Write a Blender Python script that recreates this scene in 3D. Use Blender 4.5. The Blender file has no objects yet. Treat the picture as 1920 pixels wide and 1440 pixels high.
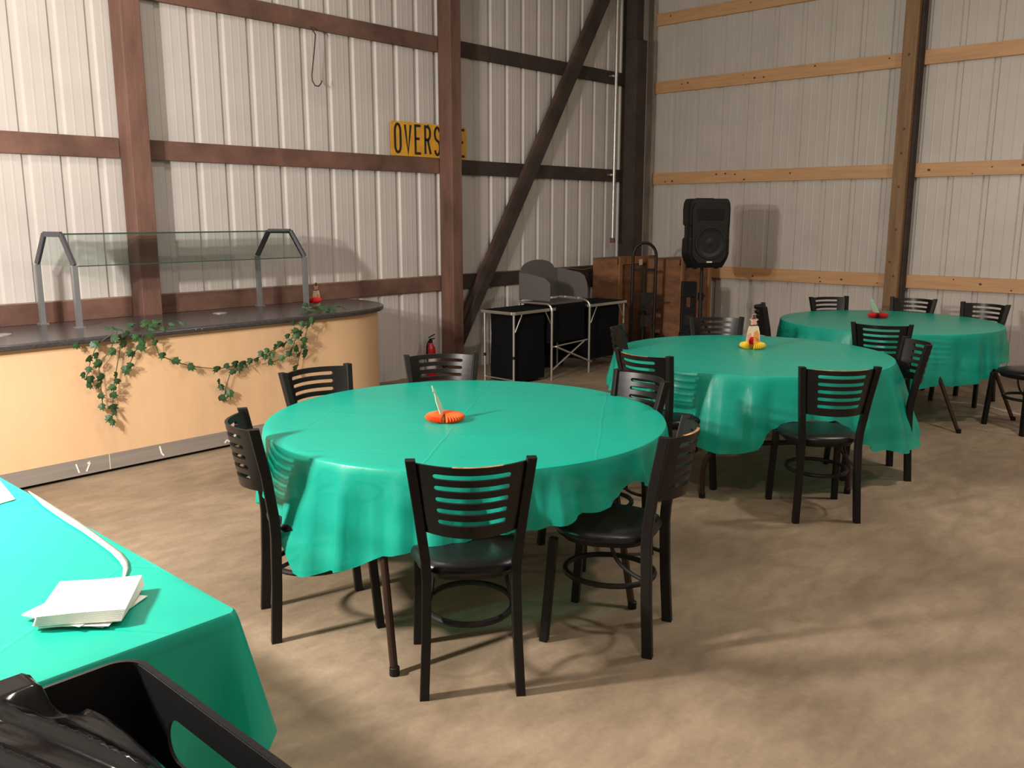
import bpy, math, random
from mathutils import Vector, Matrix
random.seed(7)
PI = math.pi
C = bpy.context.scene.collection
def V(*a): return Vector(a)

# ------------------------------------------------------------------ materials
def node_mat(name, col, rough=.5, metal=0., spec=.5, noise=None, bump=None, wood=None, trans=0., clear=0., coat=0., colors=None, crease=0.):
    m = bpy.data.materials.new(name); m.use_nodes = True
    nt = m.node_tree; N = nt.nodes; L = nt.links
    b = N['Principled BSDF']
    b.inputs['Base Color'].default_value = (*col, 1)
    b.inputs['Roughness'].default_value = rough
    b.inputs['Metallic'].default_value = metal
    b.inputs['Specular IOR Level'].default_value = spec
    if coat: b.inputs['Coat Weight'].default_value = coat; b.inputs['Coat Roughness'].default_value = .2
    tc = N.new('ShaderNodeTexCoord')
    def tex(scale, detail=4, stretch=None, rough_=.6):
        mp = N.new('ShaderNodeMapping'); L.new(tc.outputs['Object'], mp.inputs['Vector'])
        if stretch: mp.inputs['Scale'].default_value = stretch
        n = N.new('ShaderNodeTexNoise'); n.inputs['Scale'].default_value = scale; n.inputs['Detail'].default_value = detail
        n.inputs['Roughness'].default_value = rough_
        L.new(mp.outputs['Vector'], n.inputs['Vector']); return n
    if noise:                         # (scale, amount, stretch)
        n = tex(noise[0], 6, noise[2] if len(noise) > 2 else None)
        r = N.new('ShaderNodeValToRGB'); a = noise[1]
        c0 = [max(0, c*(1-a)) for c in col]; c1 = [min(1, c*(1+a)) for c in col]
        if colors: c0, c1 = colors
        r.color_ramp.elements[0].position = .3; r.color_ramp.elements[1].position = .7
        r.color_ramp.elements[0].color = (*c0, 1); r.color_ramp.elements[1].color = (*c1, 1)
        L.new(n.outputs['Fac'], r.inputs['Fac']); L.new(r.outputs['Color'], b.inputs['Base Color'])
    if bump:                          # (scale, strength, stretch)
        n2 = tex(bump[0], 5, bump[2] if len(bump) > 2 else None)
        bp = N.new('ShaderNodeBump'); bp.inputs['Strength'].default_value = bump[1]; bp.inputs['Distance'].default_value = .01
        h_out = n2.outputs['Fac']
        if crease:                    # packing folds of the thin plastic sheet: a loose grid of lines
            mp = N.new('ShaderNodeMapping'); mp.inputs['Rotation'].default_value = (0, 0, .96); L.new(tc.outputs['Object'], mp.inputs['Vector'])
            mxv = N.new('ShaderNodeMix'); mxv.data_type = 'VECTOR'; mxv.inputs['Factor'].default_value = .035
            nn_ = N.new('ShaderNodeTexNoise'); nn_.inputs['Scale'].default_value = 4
            L.new(mp.outputs['Vector'], nn_.inputs['Vector']); L.new(mp.outputs['Vector'], mxv.inputs['A']); L.new(nn_.outputs['Color'], mxv.inputs['B'])
            br = N.new('ShaderNodeTexBrick'); br.inputs['Scale'].default_value = 1.; br.inputs['Brick Width'].default_value = .62; br.inputs['Row Height'].default_value = .33
            br.offset = 0; br.inputs['Mortar Size'].default_value = .009; br.inputs['Mortar Smooth'].default_value = 1.
            L.new(mxv.outputs['Result'], br.inputs['Vector'])
            ma = N.new('ShaderNodeMath'); ma.operation = 'MULTIPLY_ADD'; ma.inputs[1].default_value = crease
            L.new(br.outputs['Fac'], ma.inputs[0]); L.new(n2.outputs['Fac'], ma.inputs[2]); h_out = ma.outputs[0]
        L.new(h_out, bp.inputs['Height']); L.new(bp.outputs['Normal'], b.inputs['Normal'])
    out = N['Material Output']; last = b.outputs['BSDF']
    if trans:
        t = N.new('ShaderNodeBsdfTranslucent'); t.inputs['Color'].default_value = (*[min(1, c*1.6) for c in col], 1)
        mx = N.new('ShaderNodeMixShader'); mx.inputs[0].default_value = trans
        L.new(last, mx.inputs[1]); L.new(t.outputs[0], mx.inputs[2]); last = mx.outputs[0]
    if clear:
        t = N.new('ShaderNodeBsdfTransparent'); t.inputs['Color'].default_value = (*[min(1, .2+c*1.6) for c in col], 1)
        mx = N.new('ShaderNodeMixShader'); mx.inputs[0].default_value = clear
        L.new(last, mx.inputs[1]); L.new(t.outputs[0], mx.inputs[2]); last = mx.outputs[0]
    L.new(last, out.inputs['Surface'])
    return m

M = {}
def lin(r, g, b): return tuple(((c/255+.055)/1.055)**2.4 if c > 10 else c/255/12.92 for c in (r, g, b))
M['steel_a'] = node_mat('painted_steel_cladding', (.57, .525, .495), .42, .0, .4, noise=(2.2, .06), bump=(3, .06, (1, 1, .2)))
M['steel_b'] = node_mat('painted_steel_cladding_far', (.53, .485, .437), .40, .0, .45, noise=(2.2, .06), bump=(3, .06, (1, 1, .2)))
M['old_wood'] = node_mat('aged_red_brown_timber', (.15, .075, .055), .75, noise=(3, .45, (1, 1, 1)), bump=(40, .3, (.1, 1, 1)))
M['old_post'] = node_mat('aged_red_brown_post', (.15, .075, .055), .75, noise=(3, .4, (2, 2, .5)), bump=(40, .3, (1, 1, .1)))
M['dark_wood'] = node_mat('dark_brown_timber', (.045, .030, .024), .8, noise=(3, .45, (1, 1, 1)), bump=(40, .3, (.1, 1, 1)))
M['brace_wood'] = node_mat('brown_brace_timber', (.085, .05, .038), .8, noise=(3, .4))
M['pale_edge'] = node_mat('pale_ledge_timber', (.28, .20, .14), .8, noise=(8, .3))  # paler mottled tone, only for the top strip of the lowest rail
M['pine'] = node_mat('fresh_pine', (.56, .315, .15), .55, noise=(3, .14, (6, .6, 9)), bump=(30, .12, (6, .3, 6)))
M['treated'] = node_mat('treated_post_timber', (.23, .13, .06), .65, noise=(3, .3, (6, 6, .5)), bump=(30, .2, (6, 6, .3)))
M['white_board'] = node_mat('whitewashed_board', (.42, .36, .31), .8, noise=(9, .3, (1, 1, .3)))
M['knot'] = node_mat('dark_knot', (.10, .045, .02), .7)
M['crate'] = node_mat('crate_wood', (.20, .088, .04), .7, noise=(4, .4, (1, 1, 3)), bump=(30, .2))
M['crate_post'] = node_mat('crate_post_wood', (.28, .13, .05), .7, noise=(6, .3, (3, 3, .5)))
M['chair_metal'] = node_mat('black_powder_coat', (.006, .0048, .0042), .5, .0, .32, bump=(260, .12))
M['chair_worn'] = node_mat('black_lacquer_worn', (.006, .005, .0045), .34, .0, .40)
M['worn_edge'] = node_mat('bare_wood_worn_edge', (.36, .20, .09), .6, noise=(18, .75))
M['vinyl'] = node_mat('black_vinyl', (.006, .006, .006), .34, .0, .35, bump=(70, .06))
M['cloth'] = node_mat('green_plastic_cloth', (.008, .41, .30), .36, 0, .45, noise=(2.5, .05), bump=(9, .35, (1, 1, .35)), trans=.24, clear=.12)
M['cloth_top'] = node_mat('green_plastic_cloth_flat', (.006, .41, .30), .34, 0, .45, noise=(2.5, .05), bump=(5, .20, (1, 1, .5)), trans=.12, crease=.5)
M['tabletop'] = node_mat('beige_tabletop', (.62, .52, .38), .5, noise=(5, .1))
M['table_leg'] = node_mat('brown_tube_metal', (.05, .028, .018), .4, .6)
M['maple'] = node_mat('maple_laminate', (.72, .47, .27), .45, noise=(2.5, .05, (3, 1, .6)), bump=(20, .03))
M['counter_top'] = node_mat('black_stone_top', (.05, .043, .045), .22, 0, .5, noise=(60, .4))
M['stainless'] = node_mat('brushed_stainless', (.36, .32, .29), .42, .4, noise=(6, .1, (.3, 1, 8)))
M['alu'] = node_mat('grey_anodised_frame', (.36, .37, .38), .38, .75)
M['alu_dark'] = node_mat('dark_frame', (.10, .10, .115), .4, .5)
M['alu_bright'] = node_mat('bright_aluminium', (.62, .60, .55), .3, .9)
M['screen_grey'] = node_mat('grey_painted_windscreen', (.125, .115, .11), .55, .2)
M['nylon'] = node_mat('black_nylon', (.004, .0045, .0055), .85, 0, .12, bump=(8, .5))
M['black_plastic'] = node_mat('black_plastic', (.005, .005, .0055), .45, 0, .3, bump=(120, .08))
M['grille'] = node_mat('speaker_grille', (.008, .0075, .0075), .6, .1, bump=(400, .4))
M['cone'] = node_mat('speaker_cone', (.014, .013, .013), .4, .1)
M['iron'] = node_mat('black_iron', (.018, .014, .012), .5, .4)
M['galv'] = node_mat('galvanised_pipe', (.55, .53, .50), .35, .9, noise=(30, .15))
M['rust'] = node_mat('rusty_cap', (.16, .06, .04), .6)
M['red_paint'] = node_mat('red_extinguisher_paint', (.50, .015, .02), .3)
M['label_white'] = node_mat('white_label', (.75, .70, .66), .5)
M['white_paper'] = node_mat('white_paper', (.88, .86, .80), .8, bump=(50, .1))
M['ribbon'] = node_mat('cream_ribbon', (.86, .84, .72), .4)
M['sign'] = node_mat('yellow_sign', (.72, .36, .03), .5, noise=(9, .18))
M['sign_ink'] = node_mat('black_sign_ink', (.018, .014, .014), .6, noise=(30, .5))
M['leaf'] = node_mat('ivy_leaf', (.025, .075, .022), .5, noise=(7, .5), bump=(40, .2))
M['stem'] = node_mat('ivy_stem', (.06, .06, .025), .7)
M['orange'] = node_mat('orange_tissue', (.95, .16, .03), .7, trans=.25)
M['yellow'] = node_mat('yellow_tissue', (.92, .62, .05), .7, trans=.25)
M['red'] = node_mat('red_tissue', (.60, .015, .02), .7, trans=.2)
M['darkred'] = node_mat('dark_red_tissue', (.25, .008, .012), .7, trans=.2)
M['card'] = node_mat('printed_cardboard', (.62, .50, .36), .7, noise=(60, .15))
M['card_brown'] = node_mat('brown_print', (.10, .035, .025), .7)
M['card_skin'] = node_mat('pink_print', (.60, .27, .20), .7)
M['card_orange'] = node_mat('orange_print', (.62, .24, .05), .7)
M['card_green'] = node_mat('pale_green_card', (.50, .68, .48), .6)
M['liner'] = node_mat('shiny_black_liner', (.003, .003, .0035), .13, 0, .30, bump=(6, .06))
M['pale_seam'] = node_mat('pale_concrete_seam', (.44, .38, .30), .8, noise=(14, .4))
M['wire'] = node_mat('dark_wire', (.04, .03, .03), .5, .3)
M['cord_tan'] = node_mat('tan_cord', (.20, .13, .08), .6)
M['glove'] = node_mat('dark_leather', (.04, .022, .018), .8, bump=(20, .5))
M['roof'] = node_mat('roof_steel', (.40, .37, .33), .6)
M['diffuser'] = node_mat('fixture_body', (.6, .6, .58), .5)

# concrete
def concrete():
    m = bpy.data.materials.new('stained_concrete'); m.use_nodes = True
    nt = m.node_tree; N = nt.nodes; L = nt.links; b = N['Principled BSDF']
    tc = N.new('ShaderNodeTexCoord')
    def nz(s, d, dist=0., st=None):
        n = N.new('ShaderNodeTexNoise'); n.inputs['Scale'].default_value = s; n.inputs['Detail'].default_value = d
        n.inputs['Distortion'].default_value = dist
        if st:
            mp = N.new('ShaderNodeMapping'); mp.inputs['Scale'].default_value = st; mp.inputs['Rotation'].default_value = (0, 0, .7)
            L.new(tc.outputs['Object'], mp.inputs['Vector']); L.new(mp.outputs['Vector'], n.inputs['Vector'])
        else: L.new(tc.outputs['Object'], n.inputs['Vector'])
        return n
    def ramp(n, p0, p1, c0, c1):
        r = N.new('ShaderNodeValToRGB'); e = r.color_ramp.elements
        e[0].position = p0; e[1].position = p1; e[0].color = (*c0, 1); e[1].color = (*c1, 1)
        L.new(n.outputs['Fac'], r.inputs['Fac']); return r
    r1 = ramp(nz(1.1, 7, .6), .32, .68, (.20, .146, .096), (.335, .255, .175))
    r2 = ramp(nz(5.5, 9, .3, (1, 2.2, 1)), .35, .7, (.82, .80, .78), (1.06, 1.05, 1.03))
    r3 = ramp(nz(38, 6), .3, .75, (.9, .9, .9), (1.05, 1.05, 1.05))
    m1 = N.new('ShaderNodeMix'); m1.data_type = 'RGBA'; m1.blend_type = 'MULTIPLY'; m1.inputs['Factor'].default_value = 1
    L.new(r1.outputs['Color'], m1.inputs['A']); L.new(r2.outputs['Color'], m1.inputs['B'])
    m2 = N.new('ShaderNodeMix'); m2.data_type = 'RGBA'; m2.blend_type = 'MULTIPLY'; m2.inputs['Factor'].default_value = 1
    L.new(m1.outputs['Result'], m2.inputs['A']); L.new(r3.outputs['Color'], m2.inputs['B'])
    L.new(m2.outputs['Result'], b.inputs['Base Color'])
    rr = ramp(nz(2.3, 5), .3, .7, (.5, .5, .5), (.75, .75, .75)); L.new(rr.outputs['Color'], b.inputs['Roughness'])
    bp = N.new('ShaderNodeBump'); bp.inputs['Strength'].default_value = .12; bp.inputs['Distance'].default_value = .01
    L.new(nz(60, 6).outputs['Fac'], bp.inputs['Height']); L.new(bp.outputs['Normal'], b.inputs['Normal'])
    return m
M['concrete'] = concrete()

def glass():
    m = bpy.data.materials.new('greenish_glass'); m.use_nodes = True
    nt = m.node_tree; N = nt.nodes; L = nt.links; N.remove(N['Principled BSDF'])
    t = N.new('ShaderNodeBsdfTransparent'); t.inputs['Color'].default_value = (.74, .82, .79, 1)
    g = N.new('ShaderNodeBsdfGlossy'); g.inputs['Color'].default_value = (.9, .95, .95, 1); g.inputs['Roughness'].default_value = .03
    f = N.new('ShaderNodeFresnel'); f.inputs['IOR'].default_value = 1.5
    mx = N.new('ShaderNodeMixShader'); L.new(f.outputs[0], mx.inputs[0]); L.new(t.outputs[0], mx.inputs[1]); L.new(g.outputs[0], mx.inputs[2])
    L.new(mx.outputs[0], N['Material Output'].inputs['Surface'])
    return m
M['glass'] = glass()
M['glass_edge'] = node_mat('dark_green_glass_edge', (.03, .06, .055), .2)

# ------------------------------------------------------------------ mesh builder
class MB:
    def __init__(s): s.v = []; s.f = []; s.mi = []; s.cur = 0
    def add(s, vs, fs):
        o = len(s.v); s.v += [tuple(p) for p in vs]
        for f in fs: s.f.append([i+o for i in f]); s.mi.append(s.cur)
    def box(s, c, d, rot=None, taper=None):
        cx, cy, cz = c; x, y, z = [q/2 for q in d]
        ps = []
        for k in (-1, 1):
            t = 1 if (taper is None or k == -1) else taper
            for (i, j) in ((-1, -1), (1, -1), (1, 1), (-1, 1)): ps.append(Vector((i*x*t, j*y*t, k*z)))
        if rot is not None: ps = [rot @ p for p in ps]
        s.add([p+Vector(c) for p in ps], [(3, 2, 1, 0), (4, 5, 6, 7), (0, 1, 5, 4), (1, 2, 6, 5), (2, 3, 7, 6), (3, 0, 4, 7)])
    def span(s, a, b):
        s.box([(a[i]+b[i])/2 for i in range(3)], [abs(b[i]-a[i]) for i in range(3)])
    def beam(s, a, b, w, h, up=(0, 0, 1)):
        a = Vector(a); b = Vector(b); d = (b-a).normalized(); u = Vector(up)
        if abs(d.dot(u)) > .99: u = Vector((0, 1, 0))
        r = d.cross(u).normalized(); u = r.cross(d)
        vs = []
        for p in (a, b):
            for (i, j) in ((-1, -1), (1, -1), (1, 1), (-1, 1)): vs.append(p+r*i*w/2+u*j*h/2)
        s.add(vs, [(3, 2, 1, 0), (4, 5, 6, 7), (0, 1, 5, 4), (1, 2, 6, 5), (2, 3, 7, 6), (3, 0, 4, 7)])
    def tube(s, path, r, n=10, closed=False, cap=True, ry=None):
        P = [Vector(p) for p in path]; m = len(P); rings = []
        rr = r if isinstance(r, (list, tuple)) else [r]*m
        prev = None
        for i, p in enumerate(P):
            if closed: t = (P[(i+1) % m]-P[i-1]).normalized()
            else: t = (P[min(i+1, m-1)]-P[max(i-1, 0)]).normalized()
            if prev is None:
                u = Vector((0, 0, 1)) if abs(t.z) < .9 else Vector((1, 0, 0))
                a = t.cross(u).normalized()
            else:
                a = (prev - t*prev.dot(t)).normalized()
            prev = a; b2 = t.cross(a)
            rings.append([p + (a*math.cos(2*PI*k/n)*rr[i] + b2*math.sin(2*PI*k/n)*(ry or rr[i])) for k in range(n)])
        vs = [q for rg in rings for q in rg]; fs = []
        for i in range(m if closed else m-1):
            j = (i+1) % m
            for k in range(n): fs.append((i*n+k, i*n+(k+1) % n, j*n+(k+1) % n, j*n+k))
        if cap and not closed: fs.append(tuple(range(n))[::-1]); fs.append(tuple((m-1)*n+k for k in range(n)))
        s.add(vs, fs)
    def lathe(s, prof, n=24, c=(0, 0, 0), cap=True):
        vs = []; fs = []
        for (r, z) in prof:
            for k in range(n): vs.append((c[0]+r*math.cos(2*PI*k/n), c[1]+r*math.sin(2*PI*k/n), c[2]+z))
        for i in range(len(prof)-1):
            for k in range(n): fs.append((i*n+k, i*n+(k+1) % n, (i+1)*n+(k+1) % n, (i+1)*n+k))
        if cap: fs.append(tuple(range(n))[::-1]); fs.append(tuple((len(prof)-1)*n+k for k in range(n)))
        s.add(vs, fs)
    def prism(s, pts, a, b, axis='z'):
        n = len(pts)
        def mk(p, q):
            return {'z': (p[0], p[1], q), 'y': (p[0], q, p[1]), 'x': (q, p[0], p[1])}[axis]
        vs = [mk(p, a) for p in pts]+[mk(p, b) for p in pts]
        fs = [tuple(range(n))[::-1], tuple(range(n, 2*n))]+[(i, (i+1) % n, (i+1) % n+n, i+n) for i in range(n)]
        s.add(vs, fs)
    def grid(s, rows, closed=False):
        n = len(rows[0]); vs = [p for r in rows for p in r]; fs = []
        for i in range(len(rows)-1):
            for k in range(n if closed else n-1):
                fs.append((i*n+k, i*n+(k+1) % n, (i+1)*n+(k+1) % n, (i+1)*n+k))
        s.add(vs, fs)
    def build(s, name, mats, parent=None, smooth=False, bevel=0., solid=0., subsurf=0, angle=35):
        me = bpy.data.meshes.new(name); me.from_pydata(s.v, [], s.f); me.validate(); me.update()
        if not isinstance(mats, (list, tuple)): mats = [mats]
        for m in mats: me.materials.append(m)
        if len(me.polygons) == len(s.mi):
            for p, i in zip(me.polygons, s.mi): p.material_index = i
        import bmesh
        bm = bmesh.new(); bm.from_mesh(me); bmesh.ops.recalc_face_normals(bm, faces=bm.faces); bm.to_mesh(me); bm.free()
        o = bpy.data.objects.new(name, me); C.objects.link(o)
        if parent: o.parent = parent
        if smooth:
            for p in me.polygons: p.use_smooth = True
            try: me.set_sharp_from_angle(angle=math.radians(angle))
            except Exception: pass
        if solid: md = o.modifiers.new('thickness', 'SOLIDIFY'); md.thickness = solid; md.offset = 0
        if bevel: md = o.modifiers.new('bevel', 'BEVEL'); md.width = bevel; md.segments = 2; md.limit_method = 'ANGLE'
        if subsurf: md = o.modifiers.new('sub', 'SUBSURF'); md.levels = subsurf; md.render_levels = subsurf
        return o

def thing(name, label, cat, loc=(0, 0, 0), rotz=0., group=None):
    o = bpy.data.objects.new(name, None); C.objects.link(o); o.empty_display_size = .1
    o.location = loc; o.rotation_euler = (0, 0, rotz)
    o['label'] = label; o['category'] = cat
    if group: o['group'] = group
    return o
def tag(o, label, cat, group=None, kind=None):
    o['label'] = label; o['category'] = cat
    if group: o['group'] = group
    if kind: o['kind'] = kind
    return o
def struct(name, mb, m, label=None, **k):
    o = mb.build(name, m, **k); o['kind'] = 'structure'
    if label: o['label'] = label
    return o
def dup(root, loc, rotz, label=None):
    r = root.copy(); C.objects.link(r); r.location = loc; r.rotation_euler = (0, 0, rotz)
    if label: r['label'] = label
    def rec(src, dst):
        for ch in list(src.children):
            c = ch.copy(); C.objects.link(c); c.parent = dst; rec(ch, c)
    rec(root, r)
    return r
def bez(p0, p1, p2, p3, n=12):
    out = []
    for i in range(n+1):
        t = i/n; u = 1-t
        out.append(Vector(p0)*u**3+Vector(p1)*3*u*u*t+Vector(p2)*3*u*t*t+Vector(p3)*t**3)
    return out
def arc(c, r, a0, a1, n=12, plane='xz'):
    out = []
    for i in range(n+1):
        a = math.radians(a0+(a1-a0)*i/n); x = r*math.cos(a); y = r*math.sin(a)
        out.append({'xz': (c[0]+x, c[1], c[2]+y), 'yz': (c[0], c[1]+x, c[2]+y), 'xy': (c[0]+x, c[1]+y, c[2])}[plane])
    return out

# ------------------------------------------------------------------ setting
YA, XB = 6.83, 10.15            # long wall plane y, right wall plane x
HT = 5.0
X0, Y0 = -4.0, -5.0
f = MB(); f.add([(X0, Y0, 0), (XB+.1, Y0, 0), (XB+.1, YA+.1, 0), (X0, YA+.1, 0)], [(0, 1, 2, 3)])
struct('floor', f, M['concrete'], 'stained tan concrete floor slab')
f = MB(); f.add([(X0, Y0, HT), (X0, YA+.1, HT), (XB+.1, YA+.1, HT), (XB+.1, Y0, HT)], [(0, 1, 2, 3)])
struct('ceiling', f, M['roof'])

def ribbed(a0, a1, pitch, phase, place, minor=True):
    """trapezoid channels pressed outward into flat sheet; depth measured away from the room"""
    pts = [(a0, 0)]
    k = math.floor((a0-phase)/pitch)
    x = phase+k*pitch
    while x < a1:
        for (dx, d) in ((-.034, 0), (-.020, .019), (.020, .019), (.034, 0)):
            if a0 < x+dx < a1: pts.append((x+dx, d))
        if minor:
            for q in (pitch*.36, pitch*.64):
                for (dx, d) in ((-.011, 0), (-.004, -.0012), (.004, -.0012), (.011, 0)):
                    if a0 < x+q+dx < a1: pts.append((x+q+dx, d))
        x += pitch
    pts.append((a1, 0))
    m = MB(); rows = []
    for z in (0, HT): rows.append([place(a, d, z) for a, d in pts])
    m.grid(rows); return m
wl = struct('wall_left', ribbed(X0, XB, .2615, 3.96, lambda a, d, z: (a, YA+d, z)), M['steel_a'], 'pale ribbed steel cladding behind the serving counter')
wr = struct('wall_right', ribbed(Y0, YA, .3445, 5.09, lambda a, d, z: (XB+d, a, z)), M['steel_b'], 'pale ribbed steel cladding behind the loudspeaker')
wb = struct('wall_back', ribbed(X0, XB, .3445, 0, lambda a, d, z: (a, Y0-d, z), False), M['steel_b'])
we = struct('wall_side', ribbed(Y0, YA, .3445, 0, lambda a, d, z: (X0-d, a, z), False), M['steel_b'])

n_trim = [0]
def trim(mb, m, label=None, **k):
    n_trim[0] += 1
    return struct('trim_%d' % n_trim[0], mb, m, label, **k)
# girts of the long wall (they stop at the posts)
post_a = [(-3.2, -3.05), (-.08, .07), (3.04, 3.19), (6.31, 6.45), (9.50, 9.70)]
GT = [1.03, 2.222, 3.40, 4.55]
segs = [(X0, -3.2), (-3.05, -.08), (.07, 3.04), (3.19, 6.31), (6.45, 9.50)]
for zt in GT:
    for i, (a, b) in enumerate(segs):
        m = MB(); m.span((a, YA-.042, zt-.15), (b, YA-.001, zt))
        trim(m, M['dark_wood'] if i == 4 else M['old_wood'], 'dark horizontal timber rail between wall posts', bevel=.004)
for zt in GT[:1]:                # pale top ledge of the lowest rail
    for (a, b) in segs:
        m = MB(); m.span((a, YA-.040, zt), (b, YA-.002, zt+.006)); trim(m, M['pale_edge'])
for i, (a, b) in enumerate(post_a[:4]):
    m = MB(); m.span((a, 6.60, 0), (b, YA-.042, HT)); trim(m, M['old_post'], 'red brown timber wall post', bevel=.006)
# corner post: lower part doubled
m = MB(); m.span((9.50, 6.60, 0), (9.715, YA-.002, 3.80)); trim(m, M['dark_wood'], 'dark timber corner post, lower doubled part', bevel=.006)
m = MB(); m.span((9.50, 6.62, 3.80), (9.655, YA-.002, HT)); trim(m, M['dark_wood'], bevel=.006)
m = MB(); m.span((10.07, 6.737, 0), (XB-.001, 6.829, HT)); trim(m, M['white_board'], 'whitewashed vertical board in the corner', bevel=.004)
# diagonal brace
m = MB(); m.beam((6.34, 6.725, .06), (9.27, 6.725, 4.62), .055, .115, up=(0, 0, 1)); trim(m, M['dark_wood'], 'dark diagonal timber brace', bevel=.004)
m = MB(); m.beam((6.285, 6.755, .08), (9.205, 6.755, 4.63), .045, .10, up=(0, 0, 1)); trim(m, M['brace_wood'], 'second ply of the diagonal brace', bevel=.004)
# right wall girts and post
postb = [(3.40, 3.545), (-.35, -.2), (-4.0, -3.85)]
GB = [1.01, 2.20, 3.355, 4.19]
bsegs = [(3.545, 6.735), (-.2, 3.40), (-3.85, -.35)]
for zt in GB:
    for (a, b) in bsegs:
        m = MB(); m.span((XB-.042, a, zt-.145), (XB-.001, b, zt))
        o = trim(m, [M['pine'], M['knot']], 'fresh pine horizontal rail', bevel=.003)
random.seed(3)
for zt in GB:                    # dark knots let into the pine faces
    for (a, b) in bsegs[:2]:
        m = MB()
        for _ in range(7):
            y = random.uniform(a+.1, b-.1); z = zt-random.uniform(.02, .125); r = random.uniform(.006, .013)
            m.add([(XB-.0432, y+r*math.cos(q*PI/4)*1.3, z+r*math.sin(q*PI/4)) for q in range(8)], [tuple(range(8))])
        trim(m, M['knot'])
for (a, b) in postb:
    m = MB(); m.span((XB-.23, a, 0), (XB-.042, b, HT)); trim(m, M['treated'], 'brown timber post on the right wall', bevel=.005)
m = MB(); m.span((XB-.16, 3.372, 0), (XB-.042, 3.398, HT)); trim(m, M['dark_wood'], 'dark strip painted in as the shaded side of the post', bevel=.003)  # added strip: dark colour stands in for shade on the post's side
m = MB()
for (y, z) in ((3.47, 3.3), (3.46, 2.55), (3.47, 2.3), (3.46, 1.5), (3.50, 1.15), (3.45, 1.0), (3.47, 1.95)):
    r = .013; m.add([(XB-.2312, y+r*math.cos(q*PI/4), z+r*1.2*math.sin(q*PI/4)) for q in range(8)], [tuple(range(8))])
trim(m, M['knot'])

# ------------------------------------------------------------------ wall items
# galvanised conduit drop
t = thing('conduit_pipe', 'thin galvanised pipe running down the wall beside the corner post', 'pipe', (9.2, 6.70, 0))
m = MB(); m.tube([(0, 0, 1.34), (.005, 0, HT)], .021, 12); m.build('pipe', M['galv'], t, smooth=True)
m = MB(); m.lathe([(.031, 1.31), (.033, 1.325), (.033, 1.365), (.024, 1.37)], 12); m.build('end_cap', M['rust'], t)
for z in (2.15, 3.33, 4.45):
    m = MB(); m.box((-.035, .04, z), (.045, .05, .02)); m.build('clip', M['galv'], t)
# wire hook
m = MB(); m.tube([(4.786, 6.76, 3.26), (4.79, 6.70, 3.19), (4.765, 6.70, 3.02), (4.735, 6.70, 2.85), (4.738, 6.70, 2.80), (4.765, 6.70, 2.765), (4.80, 6.70, 2.762), (4.83, 6.70, 2.79), (4.838, 6.70, 2.815)], .0055, 6)
o = m.build('wire_hook', M['wire'], smooth=True); tag(o, 'thin bent wire hook hanging from the upper rail of the left wall', 'hook')

# sign with letters
t = thing('oversize_load_sign', 'yellow metal sign with black letters standing on the middle rail behind the centre post', 'sign', (6.185, 6.79, 2.224))
W, Hs = 1.02, .325
m = MB(); rc = .03; pts = []
for (cx_, cz_, a0) in ((W/2-rc, rc, -90), (W/2-rc, Hs-rc, 0), (-W/2+rc, Hs-rc, 90), (-W/2+rc, rc, 180)):
    for k in range(5): a = math.radians(a0+k*22.5); pts.append((cx_+rc*math.cos(a), cz_+rc*math.sin(a)))
m.prism(pts, -.006, 0, 'y'); m.build('panel', M['sign'], t)
def stroke(mb, pts, w, x, z, sx, sz, closed=False):
    P = [Vector((x+p[0]*sx, z+p[1]*sz)) for p in pts]; n = len(P)
    L_, R_ = [], []
    for i in range(n):
        if closed: d0 = (P[i]-P[i-1]).normalized(); d1 = (P[(i+1) % n]-P[i]).normalized()
        else:
            d0 = (P[i]-P[i-1]).normalized() if i > 0 else (P[1]-P[0]).normalized()
            d1 = (P[i+1]-P[i]).normalized() if i < n-1 else d0
        nn = Vector((-(d0+d1).y, (d0+d1).x))
        if nn.length < 1e-4: nn = Vector((-d0.y, d0.x))
        nn.normalize(); k = max(.5, nn.dot(Vector((-d0.y, d0.x))))
        L_.append(P[i]+nn*w/2/k); R_.append(P[i]-nn*w/2/k)
    for i in range(n if closed else n-1):
        j = (i+1) % n
        q = [L_[i], L_[j], R_[j], R_[i]]
        mb.add([(p.x, -.0085, p.y) for p in q]+[(p.x, -.0055, p.y) for p in q], [(0, 1, 2, 3), (0, 1, 5, 4), (2, 3, 7, 6)])
def ell(cx, cy, rx, ry, a0, a1, n=10): return [(cx+rx*math.cos(math.radians(a0+(a1-a0)*i/n)), cy+ry*math.sin(math.radians(a0+(a1-a0)*i/n))) for i in range(n+1)]
glyph = {
    'O': [(ell(.5, .75, .42, .25, 0, 180)+ell(.5, .25, .42, .25, 180, 360), True)],
    'V': [([(.05, 1), (.5, 0), (.95, 1)], False)],
    'E': [([(.95, 1), (.1, 1), (.1, 0), (.95, 0)], False), ([(.1, .53), (.75, .53)], False)],
    'R': [([(.1, 0), (.1, 1), (.5, 1)]+ell(.5, .76, .4, .24, 90, -90, 8)+[(.1, .52)], False), ([(.5, .52), (.95, 0)], False)],
    'S': [(ell(.5, .76, .4, .24, 20, 250, 10)+ell(.5, .25, .42, .26, 70, -160, 10), False)],
    'I': [([(.5, 1), (.5, 0)], False)],
    'Z': [([(.08, 1), (.92, 1), (.08, 0), (.95, 0)], False)]}
x = -W/2+.045
for ch in 'OVERSIZE':
    w = .040 if ch == 'I' else .083
    m = MB()
    for pts, cl in glyph[ch]: stroke(m, pts, .025, x, .032, w, .265, cl)
    o = m.build('letter', M['sign_ink'], t); o['label'] = 'black letter %s' % ch
    x += w+.047

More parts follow.
